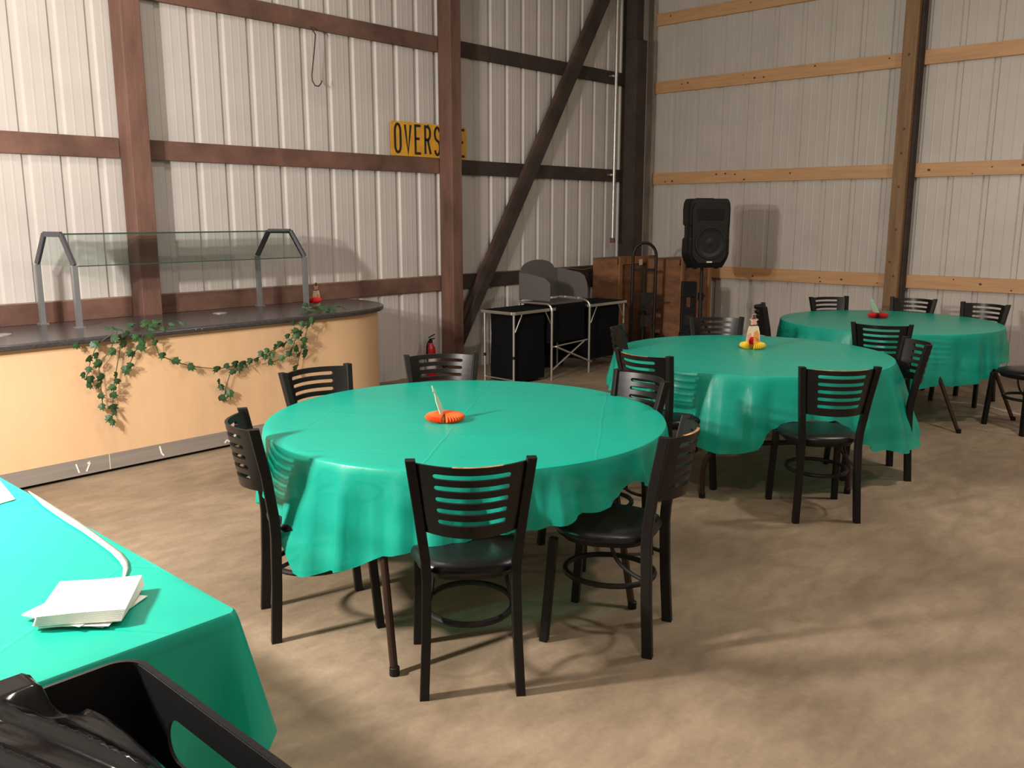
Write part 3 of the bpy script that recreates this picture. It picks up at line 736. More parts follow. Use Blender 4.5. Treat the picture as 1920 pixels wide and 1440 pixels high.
# rectangular table with cloth
RX0, RX1, RY0, RY1 = .24, .985, 1.78, 3.66
t = thing('rectangular_table', 'rectangular folding table under a green cloth at the lower left', 'table', (.62, 2.7, 0))
m = MB(); m.span((RX0-.62, RY0-2.7, .697), (RX1-.62, RY1-2.7, .733)); m.build('tabletop', M['tabletop'], t, bevel=.006)
for (y, s) in ((-.62, 1), (.62, -1)):
    for x in (-.27, .27):
        m = MB(); m.tube([(x, y, 0), (x, y, .70)], .014, 10); m.build('leg', M['table_leg'], t, smooth=True)
    m = MB(); m.tube([(-.27, y, .12), (.27, y, .12)], .010, 8); m.tube([(0, y, .12), (0, y+s*.3, .69)], .008, 8); m.build('leg_brace', M['table_leg'], t, smooth=True)
def rect_cloth():
    m = MB(); ring = []
    # perimeter walk with outward normals
    def seg(a, b, nrm, n):
        for i in range(n): k = i/n; ring.append((a[0]+(b[0]-a[0])*k, a[1]+(b[1]-a[1])*k, nrm[0], nrm[1]))
    rc = .022
    def corner(c, a0, n=14):
        for i in range(n): a = math.radians(a0+90*i/n); ring.append((c[0]+rc*math.cos(a), c[1]+rc*math.sin(a), math.cos(a), math.sin(a)))
    seg((RX0+rc, RY0), (RX1-rc, RY0), (0, -1), 40); corner((RX1-rc, RY0+rc), -90)
    seg((RX1, RY0+rc), (RX1, RY1-rc), (1, 0), 90); corner((RX1-rc, RY1-rc), 0)
    seg((RX1-rc, RY1), (RX0+rc, RY1), (0, 1), 40); corner((RX0+rc, RY1-rc), 90)
    seg((RX0, RY1-rc), (RX0, RY0+rc), (-1, 0), 90); corner((RX0+rc, RY0+rc), 180)
    n = len(ring); rows = []
    cx, cy = (RX0+RX1)/2, (RY0+RY1)/2
    for k in (.02, .25, .5, .7, .85, .94, .985):
        row = []
        for (x, y, a, b) in ring:
            X = cx+(x-cx)*k; Y = cy+(y-cy)*k
            row.append((X, Y, .7385+.0012*math.sin(9*X+2*Y)+.0012*math.sin(3*X-8*Y+1)+.0008*math.sin(31*X+17*Y)))
        rows.append(row)
    rows.append([(x, y, .7385) for (x, y, a, b) in ring]); rows.append([(x+a*.006, y+b*.006, .733) for (x, y, a, b) in ring])
    nj = 16; ccorn = [(RX1, RY0), (RX1, RY1), (RX0, RY0), (RX0, RY1)]
    for j in range(1, nj+1):
        t_ = j/nj; row = []
        for i, (x, y, a, b) in enumerate(ring):
            dc = min(math.hypot(x-q[0], y-q[1]) for q in ccorn)
            cf = math.exp(-(dc/.045)**2)
            hemz = .36
            if b < -.5: hemz = .30
            z = .733-(.733-(hemz+math.exp(-(dc/.028)**2)*.13))*t_
            drop = .733-z
            s = (x+y)*1.
            fold = .014*math.sin(11*s+1)+.009*math.sin(23*s)
            o_ = .008+.05*drop+fold*drop/.35*(1-cf)*1.+cf*drop*.20+(.06*drop if abs(y-3.1) < .10 and a > .5 else 0)
            row.append((x+a*o_, y+b*o_, z))
        rows.append(row)
    m.cur = 1; m.grid(rows[:8], True); m.add(rows[0], [tuple(range(n))]); m.cur = 0; m.grid(rows[7:], True)
    return m
o = rect_cloth().build('tablecloth', [M['cloth'], M['cloth_top']], smooth=True, angle=60)
tag(o, 'bright green plastic cloth on the rectangular table, napkins and ribbon on top', 'tablecloth', 'green plastic tablecloths')

# napkins, paper and ribbon on it
ZC = .7405
def napkin(cx, cy, w, h, ang, z, th, lab, sag=0.):
    m = MB(); R = Matrix.Rotation(ang, 2)
    n = 6; rows = []
    def pt(u, v, zz):
        p = R @ Vector(((u-.5)*w, (v-.5)*h)); return (p.x, p.y, zz)
    topr = [[pt(i/n, j/n, th+.0012*math.sin(5*i/n+3*j/n+cx*40)) for i in range(n+1)] for j in range(n+1)]
    botr = [[pt(i/n, j/n, 0) for i in range(n+1)] for j in range(n+1)]
    m.grid(topr); m.grid(botr)
    loop = lambda g_: g_[0]+[r[-1] for r in g_[1:]]+g_[-1][-2::-1]+[r[0] for r in g_[-2:0:-1]]
    m.grid([loop(botr), loop(topr)], True)
    o = m.build('paper_napkin', M['white_paper']); o.location = (cx, cy, z)
    tag(o, lab, 'napkin', 'paper napkins on the rectangular table'); return o
z = ZC
nlab = ['white paper napkin sticking out to the right beneath the pile, lowest one', 'white paper napkin turned askew near the bottom of the pile on the rectangular table',
        'white paper napkin jutting out at the front of the pile', 'white paper napkin jutting out at the left of the pile']
base = [(.762, 2.035, .55), (.750, 2.035, .95), (.745, 2.025, .75), (.738, 2.055, .40)]
for i, (x, y, a) in enumerate(base):
    napkin(x, y, .170, .170, a, z, .0022, nlab[i]); z += .0026
for k in range(10):
    top = k == 9
    napkin(.757+.0006*k, 2.034+.001*k, .188, .195, -.69+.008*k, z, .0018, 'top white paper napkin of the pile on the rectangular table' if top else 'white paper napkin stacked in the middle of the pile on the rectangular table'); z += .0021
m = MB(); m.add([(.50, 3.00, 0), (.935, 3.045, 0), (.965, 3.30, 0), (.955, 3.40, 0), (.52, 3.38, 0)], [(0, 1, 2, 3, 4)])
m2 = MB(); m2.prism([(.62, 2.97), (.930, 3.05), (.968, 3.31), (.66, 3.40)], 0, .0012, 'z'); o = m2.build('paper_sheet', M['white_paper']); o.location = (0, 0, ZC)
tag(o, 'white sheet of paper at the far left end of the rectangular table', 'paper')
# ribbon : flat strip following the table edge then curling toward the napkins
ctr = [on_level(px, py, .743) for px, py in ((54, 921), (92, 950), (130, 975), (165, 998), (195, 1020), (218, 1037), (231, 1052), (236, 1066), (233, 1080), (228, 1090))]
wd = [.002, .014, .016, .013, .012, .012, .010, .006, .004, .003]
m = MB(); rows = [[], []]
for i, p in enumerate(ctr):
    d = (ctr[min(i+1, 9)]-ctr[max(i-1, 0)]); d.z = 0; d.normalize(); nrm = Vector((-d.y, d.x, 0))
    rows[0].append(p+nrm*wd[i]); rows[1].append(p-nrm*wd[i]+Vector((0, 0, .004 if 0 < i < 8 else 0)))
m.grid(rows); o = m.build('ribbon_strip', M['ribbon'], solid=.0012, smooth=True); tag(o, 'long cream paper ribbon curling along the edge of the rectangular table', 'ribbon')

# ------------------------------------------------------------------ centrepieces
def honeycomb(mb, r, h, a0, a1, n, c=(0, 0, 0)):
    """pleated tissue cushion"""
    for i in range(n):
        a = math.radians(a0+(a1-a0)*(i+.5)/n); da = math.radians((a1-a0)/n)*.5
        prof = [(0, .1), (.25, .0), (.7, .0), (.95, .25), (1, .5), (.9, .8), (.6, .98), (.25, .95), (0, .8)]
        ring = [(r*p[0], h*p[1]) for p in prof]
        L1 = [(c[0]+q[0]*math.cos(a-da), c[1]+q[0]*math.sin(a-da), c[2]+q[1]) for q in ring]
        Lm = [(c[0]+q[0]*1.07*math.cos(a), c[1]+q[0]*1.07*math.sin(a), c[2]+q[1]) for q in ring]
        L2 = [(c[0]+q[0]*math.cos(a+da), c[1]+q[0]*math.sin(a+da), c[2]+q[1]) for q in ring]
        Li = [(c[0]+q[0]*.86*math.cos(a-da), c[1]+q[0]*.86*math.sin(a-da), c[2]+q[1]) for q in ring]
        Lo = [(c[0]+q[0]*.86*math.cos(a+da), c[1]+q[0]*.86*math.sin(a+da), c[2]+q[1]) for q in ring]
        mb.grid([Li, Lm, Lo])
def figure_card(parent, s, rz, lean, printed=True, mat=None):
    """flat die-cut cardboard figure: hat, face, collar, body; base at z=0"""
    R = Matrix.Rotation(rz, 3, 'Z') @ Matrix.Rotation(lean, 3, 'X')
    def plate(name, pts, y0, y1, m_, par):
        m = MB(); m.prism(pts, y0*s, y1*s, 'y'); m.v = [tuple(R @ Vector((v[0]*s if False else v[0], v[1], v[2]))) for v in m.v]
        return m.build(name, m_, par)
    q = lambda l: [(a*s, b*s) for a, b in l]
    body = q([(-.19, 0), (-.22, .25), (-.20, .50), (-.16, .68), (-.09, .74), (-.08, .86), (-.14, .92), (-.06, .96), (-.05, 1.08), (.05, 1.08), (.06, .96), (.14, .92), (.08, .86), (.09, .74), (.16, .68), (.20, .50), (.22, .25), (.19, 0)])
    o = plate('card_figure', body, -.008, .008, mat or M['card'], parent)
    if printed:
        plate('hat', q([(-.13, .92), (-.055, .95), (-.045, 1.07), (.045, 1.07), (.055, .95), (.13, .92)]), -.013, -.009, M['card_brown'], o)
        plate('face', q([(-.06, .78), (-.065, .90), (.065, .90), (.06, .78), (0, .74)]), -.013, -.009, M['card_skin'], o)
        plate('bow_tie', q([(-.12, .70), (-.12, .74), (.13, .76), (.13, .72)]), -.014, -.009, M['card_brown'], o)
        plate('jacket', q([(-.18, .1), (-.19, .42), (-.10, .50), (-.03, .30), (-.04, .05)]), -.013, -.009, M['card_skin'], o)
        plate('patch', q([(.0, .12), (.02, .50), (.12, .58), (.18, .42), (.17, .15), (.08, .08)]), -.013, -.009, M['card_orange'], o)
    return o
vf = math.radians(42.5)
t = thing('paper_centrepiece', 'orange honeycomb tissue centrepiece with thin upright card on the nearest round table', 'centrepiece', (2.655, 2.845, .7395), 0, 'tissue centrepieces')
m = MB(); honeycomb(m, .085, .036, -130, 215, 38); m.build('tissue_base', M['orange'], t, smooth=True)
figure_card(t, .155, vf-math.radians(10), -.35, False, M['card_green'])
t = thing('paper_centrepiece', 'yellow and red tissue centrepiece with a hatted card figure on the middle round table', 'centrepiece', (5.62, 2.87, .7395), 0, 'tissue centrepieces')
m = MB(); honeycomb(m, .085, .046, 212, 352, 16); honeycomb(m, .085, .046, 20, 186, 18); m.build('tissue_base', M['yellow'], t, smooth=True)
m = MB(); honeycomb(m, .092, .05, 188, 210, 4); m.build('tissue_panel', M['red'], t, smooth=True)
figure_card(t, .22, vf-PI/2, 0.)
t.children[2].location = (0, -.0, .035)
t = thing('paper_centrepiece', 'red tissue centrepiece with a thin leaning card on the farthest round table', 'centrepiece', (8.12, 2.93, .7395), 0, 'tissue centrepieces')
m = MB(); honeycomb(m, .085, .046, 212, 360, 18); honeycomb(m, .085, .046, 20, 188, 18); m.build('tissue_base', M['red'], t, smooth=True)
m = MB(); honeycomb(m, .088, .047, 190, 210, 4); m.build('tissue_panel', M['darkred'], t, smooth=True)
figure_card(t, .19, vf+.25, -.45, False, M['card_green'])
t = thing('paper_centrepiece', 'red tissue centrepiece with a brown card figure on the black counter top', 'centrepiece', (4.35, 6.22, .9025), 0, 'tissue centrepieces')
m = MB(); honeycomb(m, .075, .04, -120, 75, 20); honeycomb(m, .075, .04, 95, 235, 14); m.build('tissue_base', M['red'], t, smooth=True)
figure_card(t, .18, vf-PI/2+.9, 0.)
t.children[1].location = (-.03, .01, .03)

# ------------------------------------------------------------------ camp kitchen
t = thing('camp_kitchen', 'folding aluminium camp kitchen with grey windscreen and black fabric cupboards', 'camp kitchen', (7.08, 5.88, 0))
O = Vector((7.08, 5.88, 0))
def k(x, y, z): return Vector((x, y, z))-O
# side tables
for (x0, x1, y0, y1, z, tl) in ((6.22, 6.86, 5.68, 6.12, .735, 0), (7.42, 8.10, 5.68, 6.12, .725, 1)):
    m = MB(); m.prism([(p[0]-O.x, p[1]-O.y) for p in ((x0, y0+.03), (x0+.03, y0), (x1, y0), (x1, y1), (x0, y1))], z-.032, z-.003, 'z')
    rim = m.build('side_table', M['alu_bright'], t, bevel=.004)
    m = MB(); m.span(k(x0+.02, y0+.02, z-.003), k(x1-.02, y1-.02, z+.001)); m.build('table_surface', M['nylon'], rim)
    xs = (x0+.03,) if not tl else (x1-.03,)
    for x in xs:
        for y in (y0+.025, y1-.025):
            m = MB(); m.tube([k(x, y, 0), k(x, y, z-.03)], .0115, 10); lg = m.build('leg', M['alu_bright'], t, smooth=True)
            m = MB(); m.tube([k(x, y, .27), k(x, y, .30)], .0145, 10); m.tube([k(x, y, 0), k(x, y, .015)], .014, 10); m.build('collar', M['black_plastic'], lg)
        m = MB(); m.tube([k(x, y0+.025, .06), k(x, y1-.025, .06)], .008, 8); m.build('leg_bar', M['alu_bright'], t, smooth=True)
    for (xa, xb) in ((x0+.04, x0+.14), (x1-.04, x1-.15)):
        m = MB(); m.tube([k(xa, y0+.015, z-.20), k(xb, y0+.015, z-.03)], .006, 8); m.build('brace', M['alu_bright'], t, smooth=True)
# central stand: inverted U tubes with rounded shoulders, front to back
for x in (6.77, 7.39):
    m = MB(); path = [k(x, 5.66, 0), k(x, 5.66, .70)]+[k(x, 5.66+.07*(1-math.cos(a)), .70+.07*math.sin(a)+.0) for a in [i*PI/16 for i in range(1, 9)]]+[k(x, 6.10, .77)]
    m.tube(path, .0125, 10); m.build('stand_frame', M['alu_bright'], t, smooth=True)
    m = MB(); m.tube([k(x, 6.10, 0), k(x, 6.10, .77)], .0115, 10); m.build('leg', M['alu_bright'], t, smooth=True)
m = MB(); m.tube([k(6.77, 5.66, .34), k(7.36, 5.66, .36)], .008, 8); m.build('cross_bar', M['alu_bright'], t, smooth=True)
m = MB(); m.tube([k(6.78, 5.665, .10), k(7.33, 5.665, .36)], .0095, 8); m.tube([k(6.84, 5.65, .335), k(7.42, 5.65, .115)], .0095, 8); m.build('cross_brace', M['alu_bright'], t, smooth=True)
m = MB(); m.span(k(6.79, 5.74, .755), k(7.37, 6.08, .775)); m.build('stove_shelf', M['screen_grey'], t)
# windscreen: back panel with dome, two side flaps
pts = [(6.77, .79), (7.42, .79), (7.42, 1.085)]
for i in range(13):
    a = math.radians(180*i/12); pts.append((7.06+.27*math.cos(a), 1.09+.105*math.sin(a)))
pts += [(6.77, 1.07)]
m = MB(); m.prism([(p[0]-O.x, p[1]) for p in pts], 6.10-O.y, 6.106-O.y, 'y'); m.build('windscreen_back', M['screen_grey'], t)
m = MB(); m.prism([(5.69-O.y, .80), (6.10-O.y, .80), (6.10-O.y, 1.07), (5.95-O.y, 1.06), (5.76-O.y, 1.03), (5.69-O.y, .98)], 6.774-O.x, 6.779-O.x, 'x'); m.build('windscreen_flap', M['screen_grey'], t)
m = MB(); m.prism([(5.69-O.y, .80), (6.10-O.y, .80), (6.10-O.y, 1.10), (5.80-O.y, 1.06), (5.735-O.y, 1.03), (5.70-O.y, .96), (5.69-O.y, .90)], 7.385-O.x, 7.390-O.x, 'x'); m.build('windscreen_flap', M['screen_grey'], t)
# black fabric cupboards
def bag(name, x0, x1, y0, y1, z0, z1, bulge=.02):
    m = MB(); n = 8; rows = []
    per = [(x0, y0), (x1, y0), (x1, y1), (x0, y1)]
    for j in range(7):
        f_ = j/6; row = []
        for e in range(4):
            a, b = per[e], per[(e+1) % 4]; nx, ny = ((0, -1), (1, 0), (0, 1), (-1, 0))[e]
            for i in range(n):
                g_ = i/n; bl = bulge*math.sin(PI*g_)*math.sin(PI*f_*.9+.2)+.006*math.sin(9*g_+7*f_)
                row.append(k(a[0]+(b[0]-a[0])*g_+nx*bl, a[1]+(b[1]-a[1])*g_+ny*bl, z0+(z1-z0)*f_))
        rows.append(row)
    m.grid(rows, True); nn = 4*n
    m.add(rows[0], [tuple(range(nn))]); m.add(rows[-1], [tuple(range(nn))]); return m.build(name, M['nylon'], t, smooth=True)
bag('fabric_cupboard', 6.30, 6.74, 5.73, 6.06, .03, .70)
bag('fabric_apron', 6.80, 7.36, 5.70, 6.06, .37, .75, .008)
bag('fabric_cupboard', 7.45, 8.02, 5.73, 6.06, .12, .69)
t2 = thing('storage_bin', 'low black bin on the floor behind the crossed braces of the camp kitchen', 'bin', (7.35, 6.34, 0))
m = MB(); m.box((0, 0, .15), (.55, .30, .30), taper=1.06); m.build('body', M['black_plastic'], t2, bevel=.02)
m = MB(); m.box((0, 0, .31), (.60, .34, .025)); m.build('lid', M['black_plastic'], t2, bevel=.008)

# ------------------------------------------------------------------ crates in the corner
def crate(x0, x1, y0, y1, h, label, marks=False):
    t = thing('wooden_crate', label, 'crate', ((x0+x1)/2, (y0+y1)/2, 0), 0, 'wooden crates in the corner'); o = Vector(((x0+x1)/2, (y0+y1)/2, 0))
    m = MB()
    nb = max(3, int((x1-x0)/.14))
    for i in range(nb):
        a = x0+(x1-x0)*i/nb; b = x0+(x1-x0)*(i+1)/nb-.004
        m.span(Vector((a, y0, .06))-o, Vector((b, y0+.02, h-.09))-o)
    m.build('front_planks', M['crate'], t)
    m = MB(); m.span(Vector((x0, y0+.021, .05))-o, Vector((x1, y1, h-.02))-o); m.build('box_body', M['crate'], t)
    for x in (x0, x1-.05):
        m = MB(); m.span(Vector((x, y0-.02, 0))-o, Vector((x+.05, y0, h))-o); m.build('corner_post', M['crate_post'], t)
    for z in (.0, h-.09):
        m = MB(); m.span(Vector((x0+.05, y0-.018, z))-o, Vector((x1-.05, y0, z+.09))-o); m.build('rail', M['crate_post'], t)
    if marks:
        m = MB(); m.span(Vector((x0+.4, y0-.0215, h-.12+.01))-o, Vector((x0+.47, y0-.0185, h-.04))-o)
        m.build('shipping_label', M['label_white'], t)
    return t
crate(8.62, 9.40, 6.18, 6.56, 1.165, 'brown wooden crate behind the hand truck, left of its pair', True)
crate(9.10, 9.78, 5.62, 6.10, 1.155, 'brown wooden crate beside the loudspeaker pole, right of its pair')

# ------------------------------------------------------------------ hand truck
t = thing('hand_truck', 'black two wheeled hand truck with looped handle in front of the crates', 'hand truck', (8.72, 5.88, 0), math.radians(-48))
m = MB(); hw = .135
m.tube([(-hw, .04, .04), (-hw, 0, 1.18)]+[(hw*math.cos(a)*1., 0, 1.18+hw*1.15*math.sin(a)) for a in [PI-i*PI/12 for i in range(1, 12)]]+[(hw, 0, 1.18), (hw, .04, .04)], .018, 10)
m.build('tube_frame', M['iron'], t, smooth=True)
for z, h_ in ((1.02, .035), (.74, .03), (.40, .03), (.14, .03)):
    m = MB(); m.box((0, .015, z), (2*hw, .02, h_)); m.build('cross_bar', M['iron'], t)
m = MB(); m.box((0, .02, .58), (.025, .015, .86)); m.build('centre_strap', M['iron'], t)
m = MB(); m.box((.03, -.005, .64), (.13, .03, .20)); m.box((.03, -.005, .42), (.13, .03, .14)); m.build('mount_plate', M['iron'], t)
m = MB(); m.box((0, -.13, .012), (.34, .26, .01)); m.build('toe_plate', M['iron'], t)
for s in (-1, 1):
    m = MB(); m.tube([(s*.17, .14, .13), (s*.215, .14, .13)], .13, 24); w_ = m.build('wheel', M['black_plastic'], t, smooth=True)
    m = MB(); m.tube([(s*.165, .14, .13), (s*.222, .14, .13)], .055, 16); m.build('hub', M['galv'], w_, smooth=True)
m = MB(); m.tube([(-.22, .14, .13), (.22, .14, .13)], .01, 8); m.tube([(-hw, .02, .40), (-hw, .14, .13)], .009, 8); m.tube([(hw, .02, .40), (hw, .14, .13)], .009, 8); m.build('axle', M['iron'], t)
m = MB(); m.box((.18, -.02, .66), (.10, .02, .025)); m.build('side_lever', M['iron'], t)

# ------------------------------------------------------------------ loudspeaker on stand
SX, SY = 8.50, 4.985
t = thing('speaker_stand', 'black tripod stand holding up the loudspeaker', 'speaker stand', (SX, SY, 0))
m = MB(); m.tube([(0, 0, .55), (0, 0, 1.16)], .0175, 12); m.build('upper_pole', M['iron'], t, smooth=True)
m = MB(); m.tube([(0, 0, .12), (0, 0, .78)], .022, 12); m.build('lower_pole', M['iron'], t, smooth=True)
m = MB(); m.tube([(0, 0, .74), (0, 0, .82)], .034, 12); kn = m.build('collar', M['black_plastic'], t, smooth=True)
m = MB(); m.tube([(.03, 0, .78), (.08, 0, .78)], .012, 8); m.build('knob', M['black_plastic'], kn)
for a in (100, 220, 340):
    a = math.radians(a); ca, sa = math.cos(a), math.sin(a)
    m = MB(); m.tube([(.03*ca, .03*sa, .52), (.42*ca, .42*sa, .015)], .013, 8); m.tube([(.02*ca, .02*sa, .18), (.24*ca, .24*sa, .25)], .008, 8); m.build('leg', M['iron'], t, smooth=True)
yaw = math.radians(-112)      # local -y is the front baffle; turn it toward the room
t = thing('loudspeaker', 'large black loudspeaker with round woofer on top of the tripod stand', 'loudspeaker', (SX, SY, 1.10), math.radians(-36))
# plan section: trapezoid, front at -y
def spk(zl):
    return zl
sect = [(.0, .72), (.03, .80), (.10, .95), (.15, 1.0), (.30, .985), (.318, .90), (.44, .90), (.458, .985), (.62, 1.0), (.68, .97), (.715, .90), (.725, .84)]
plan = [(-.225, -.17), (-.235, -.12), (-.235, .02), (-.16, .17), (-.12, .19), (.12, .19), (.16, .17), (.235, .02), (.235, -.12), (.225, -.17)]
m = MB(); rows = [[(p[0]*(s_ if (z_ < .29 or z_ > .47 or p[1] > -.01) else 1.), p[1]*(s_*.3+.7) if p[1] > 0 else p[1]*(.6+.4*s_), z_) for p in plan] for z_, s_ in sect]
m.grid(rows, True); m.add(rows[0], [tuple(range(10))]); m.add(rows[-1], [tuple(range(10))])
cab = m.build('cabinet', M['black_plastic'], t, bevel=.005)
m = MB()
fr = [(x_, z_) for z_, x_ in ((.05, .13), (.13, .190), (.60, .205), (.68, .175))]; fr = fr+[(-x_, z_) for x_, z_ in fr[::-1]]
m.prism(fr, -.180, -.168, 'y'); m.build('baffle', M['grille'], t, bevel=.004)
m = MB()
n = 36; rows = []
for (r_, y_) in ((.172, -.180), (.172, -.192), (.155, -.192), (.150, -.184), (.09, -.170), (.06, -.166), (.055, -.174), (.03, -.180), (.001, -.182)):
    rows.append([(.0+r_*math.cos(2*PI*i/n), y_-.004, .265+r_*math.sin(2*PI*i/n)) for i in range(n)])
m.grid(rows, True); m.build('woofer', M['cone'], t, smooth=True)
m = MB(); m.prism([(-.14, .50), (.14, .50), (.16, .62), (-.16, .62)], -.186, -.178, 'y'); m.prism([(-.06, .53), (.06, .53), (.07, .60), (-.07, .60)], -.190, -.185, 'y'); m.build('horn', M['black_plastic'], t, bevel=.006)
m = MB(); m.span((-.03, -.186, .055), (.03, -.179, .070)); m.build('badge', M['label_white'], t)
m = MB(); m.box((0, .0, .722), (.20, .05, .022)); m.build('top_handle', M['black_plastic'], t, bevel=.008)
m = MB()
for (x_, y_) in ((-.12, -.09), (.12, -.09), (.12, .09), (-.12, .09)): m.box((x_, y_, -.004), (.04, .04, .02))
m.build('foot', M['black_plastic'], t)

# small upright case beside the speaker pole
t = thing('equipment_case', 'small black upright case with a hand opening left of the loudspeaker pole', 'case', (8.88, 5.36, 0), math.radians(-50))
m = MB()
for (a, b) in (((-.085, 0, .30), (.085, .10, .60)), ((-.085, 0, .72), (.085, .10, .90)), ((-.085, 0, .60), (-.03, .10, .72)), ((.03, 0, .60), (.085, .10, .72)), ((-.09, -.01, 0), (.20, .12, .30))): m.span(a, b)
m.build('shell', M['black_plastic'], t, bevel=.006)
m = MB(); m.span((-.05, -.006, .40), (.05, -.001, .52)); m.build('front_plate', M['iron'], t)
# pale chipped seam in the slab near the right wall
m = MB(); sp = [on_level(px, py, .0015) for px, py in ((1728, 739), (1750, 743), (1768, 752), (1800, 755), (1832, 758), (1860, 764), (1885, 770), (1915, 778))]
rows = [[], []]
for i, p in enumerate(sp):
    w_ = .03+.02*math.sin(i*2.3)
    rows[0].append(p+Vector((w_, 0, 0))); rows[1].append(p-Vector((w_, 0, 0)))
m.grid(rows); trim(m, M['pale_seam'], 'pale chipped seam in the concrete floor')

# ------------------------------------------------------------------ trash bin with liner, lower left
BX0, BX1, BY0, BY1, BZ = .02, .62, .72, 1.505, .862
t = thing('trash_bin', 'large black plastic trash bin with hand hole at the lower left corner', 'trash bin', (.32, 1.1, 0))
BO = Vector((.32, 1.1, 0))
def rrect(x0, x1, y0, y1, r, n=6):
    pts = []
    for (cx_, cy_, a0) in ((x1-r, y0+r, -90), (x1-r, y1-r, 0), (x0+r, y1-r, 90), (x0+r, y0+r, 180)):
        for i in range(n+1): a = math.radians(a0+90*i/n); pts.append((cx_+r*math.cos(a)-BO.x, cy_+r*math.sin(a)-BO.y))
    return pts
m = MB()
# three plain walls and floor
lowr = rrect(BX0+.06, BX1-.06, BY0+.06, BY1-.06, .05); upr = rrect(BX0, BX1, BY0, BY1, .045)
nn = len(upr)
zslot0, zslot1 = .735, .812
for i in range(nn):
    j = (i+1) % nn
    long_edge = (i == 6)          # the +x side between the two right corners
    if long_edge:
        # wall with a rounded slot: build strips around the opening
        def wp(y_, z_):
            kx = 1-z_/BZ; return (BX1-.06*kx-BO.x, y_-BO.y, z_)
        ya, yb = BY0+.045, BY1-.045
        sa, sb = 1.00, 1.325; r_ = (zslot1-zslot0)/2; zc = (zslot0+zslot1)/2
        m.add([wp(ya, 0), wp(yb, 0), wp(yb, zslot0), wp(ya, zslot0)], [(0, 1, 2, 3)])
        m.add([wp(ya, zslot1), wp(yb, zslot1), wp(yb, BZ), wp(ya, BZ)], [(0, 1, 2, 3)])
        m.add([wp(ya, zslot0), wp(sa-r_, zslot0), wp(sa-r_, zslot1), wp(ya, zslot1)], [(0, 1, 2, 3)])
        m.add([wp(sb+r_, zslot0), wp(yb, zslot0), wp(yb, zslot1), wp(sb+r_, zslot1)], [(0, 1, 2, 3)])
        for (cx_, s_) in ((sa, -1), (sb, 1)):
            for top_ in (1, -1):
                for q in range(8):
                    a0 = q*PI/16; a1 = (q+1)*PI/16
                    p0 = (cx_+s_*r_*math.sin(a0), zc+top_*r_*math.cos(a0)); p1 = (cx_+s_*r_*math.sin(a1), zc+top_*r_*math.cos(a1))
                    m.add([wp(*p0), wp(*p1), wp(p1[0], zc+top_*r_), wp(p0[0], zc+top_*r_)], [(0, 1, 2, 3)])
        continue
    m.add([(*lowr[i], 0), (*lowr[j], 0), (*upr[j], BZ), (*upr[i], BZ)], [(0, 1, 2, 3)])
m.add([(*p, .004) for p in lowr], [tuple(range(nn))])
m.build('body', M['black_plastic'], t, solid=.006)
m = MB(); o_ = rrect(BX0-.012, BX1+.012, BY0-.012, BY1+.012, .055); i_ = rrect(BX0+.002, BX1-.002, BY0+.002, BY1-.002, .043)
m.grid([[(*p, BZ-.02) for p in o_], [(*p, BZ) for p in o_], [(*p, BZ+.003) for p in i_], [(*p, BZ-.018) for p in i_]], True); m.build('rim', M['black_plastic'], t)
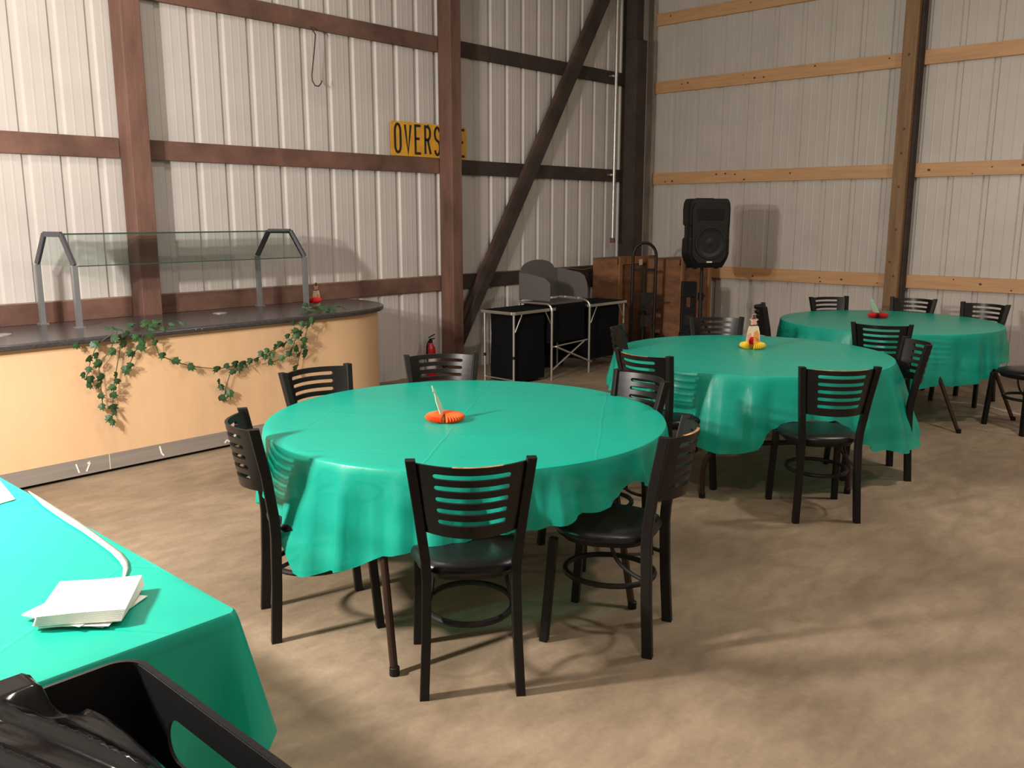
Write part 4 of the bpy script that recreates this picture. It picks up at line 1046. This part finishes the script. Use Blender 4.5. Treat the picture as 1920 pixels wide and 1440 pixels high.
# liner: crumpled glossy bag mounded over the left of the bin
m = MB(); rows = []
random.seed(4)
nu, nv = 70, 60
for j in range(nv+1):
    v = j/nv; row = []
    y = .80+.73*v
    xb = .53 if y < 1.30 else .53-.08*((y-1.30)/.23)**2
    for i in range(nu+1):
        u = i/nu
        x = .04+(xb-.04)*min(1, u/.92)+max(0, u-.92)*.3
        q = min(1, u/.92)
        base_z = .905-.075*q**3-.05*max(0, (1.2-y)/.4)
        s_ = x*1.0+.30*(y-1.45)+.012*math.sin(9*y)
        ridge = .020*(1-abs(math.sin(s_*30+.6)))**2+.008*(1-abs(math.sin(s_*57+1.3)))**2*(.5+.5*math.sin(9*y))
        z = base_z+ridge+.002*math.sin(24*x+11*y)
        if y > 1.42: z += (.893-z)*min(1, (y-1.42)/.05) if x < .455 else -.10*min(1, (y-1.42)/.06)*min(1, (x-.455)/.05)+(.893-z)*min(1, (y-1.42)/.05)*max(0, 1-(x-.455)/.05)
        if u > .92: z -= (u-.92)*2.2
        row.append((x, y, z))
    rows.append(row)
m.grid(rows); o = m.build('bin_liner', M['liner'], smooth=True, angle=180); tag(o, 'shiny crumpled black bag bulging out of the trash bin', 'trash bag')

# ------------------------------------------------------------------ lights
def area(name, loc, size, power, col, target, sizey=None):
    l = bpy.data.lights.new(name, 'AREA'); l.energy = power; l.color = col; l.size = size
    if sizey: l.shape = 'RECTANGLE'; l.size_y = sizey
    o = bpy.data.objects.new(name, l); C.objects.link(o); o.location = loc
    d = Vector(target)-Vector(loc); o.rotation_euler = d.to_track_quat('-Z', 'Y').to_euler(); return o
def point(name, loc, r, power, col):
    l = bpy.data.lights.new(name, 'POINT'); l.energy = power; l.color = col; l.shadow_soft_size = r
    o = bpy.data.objects.new(name, l); C.objects.link(o); o.location = loc; return o
warm = (1, .90, .80)
point('work_lamp_light', (-.25, 3.55, 2.08), .08, 520, (1, .93, .86))
point('work_lamp_light_upper', (-.40, 3.75, 2.45), .08, 330, (1, .93, .86))
for (x, y, p) in ((1.2, .2, 70), (5.6, .4, 95), (2.2, 4.6, 40), (8.0, -2.2, 70)):
    area('overhead_light', (x, y, 4.75), .35, p, warm, (x, y, 0), .35)
w = bpy.data.worlds.new('World'); bpy.context.scene.world = w; w.use_nodes = True
w.node_tree.nodes['Background'].inputs[0].default_value = (1, .9, .8, 1); w.node_tree.nodes['Background'].inputs[1].default_value = .05

# ------------------------------------------------------------------ camera
cam = bpy.data.cameras.new('camera'); co = bpy.data.objects.new('camera', cam); C.objects.link(co)
cam.sensor_width = 36; cam.sensor_fit = 'HORIZONTAL'; cam.lens = fP*36/1920; cam.clip_start = .02
mat = Matrix((RT, UP, -FW)).transposed().to_4x4(); mat.translation = Vector((0, 0, HC)); co.matrix_world = mat
sc = bpy.context.scene; sc.camera = co
sc.view_settings.view_transform = 'Standard'; sc.view_settings.look = 'None'; sc.view_settings.gamma = 1; sc.view_settings.exposure = 0.0
sc.view_settings.use_curve_mapping = False
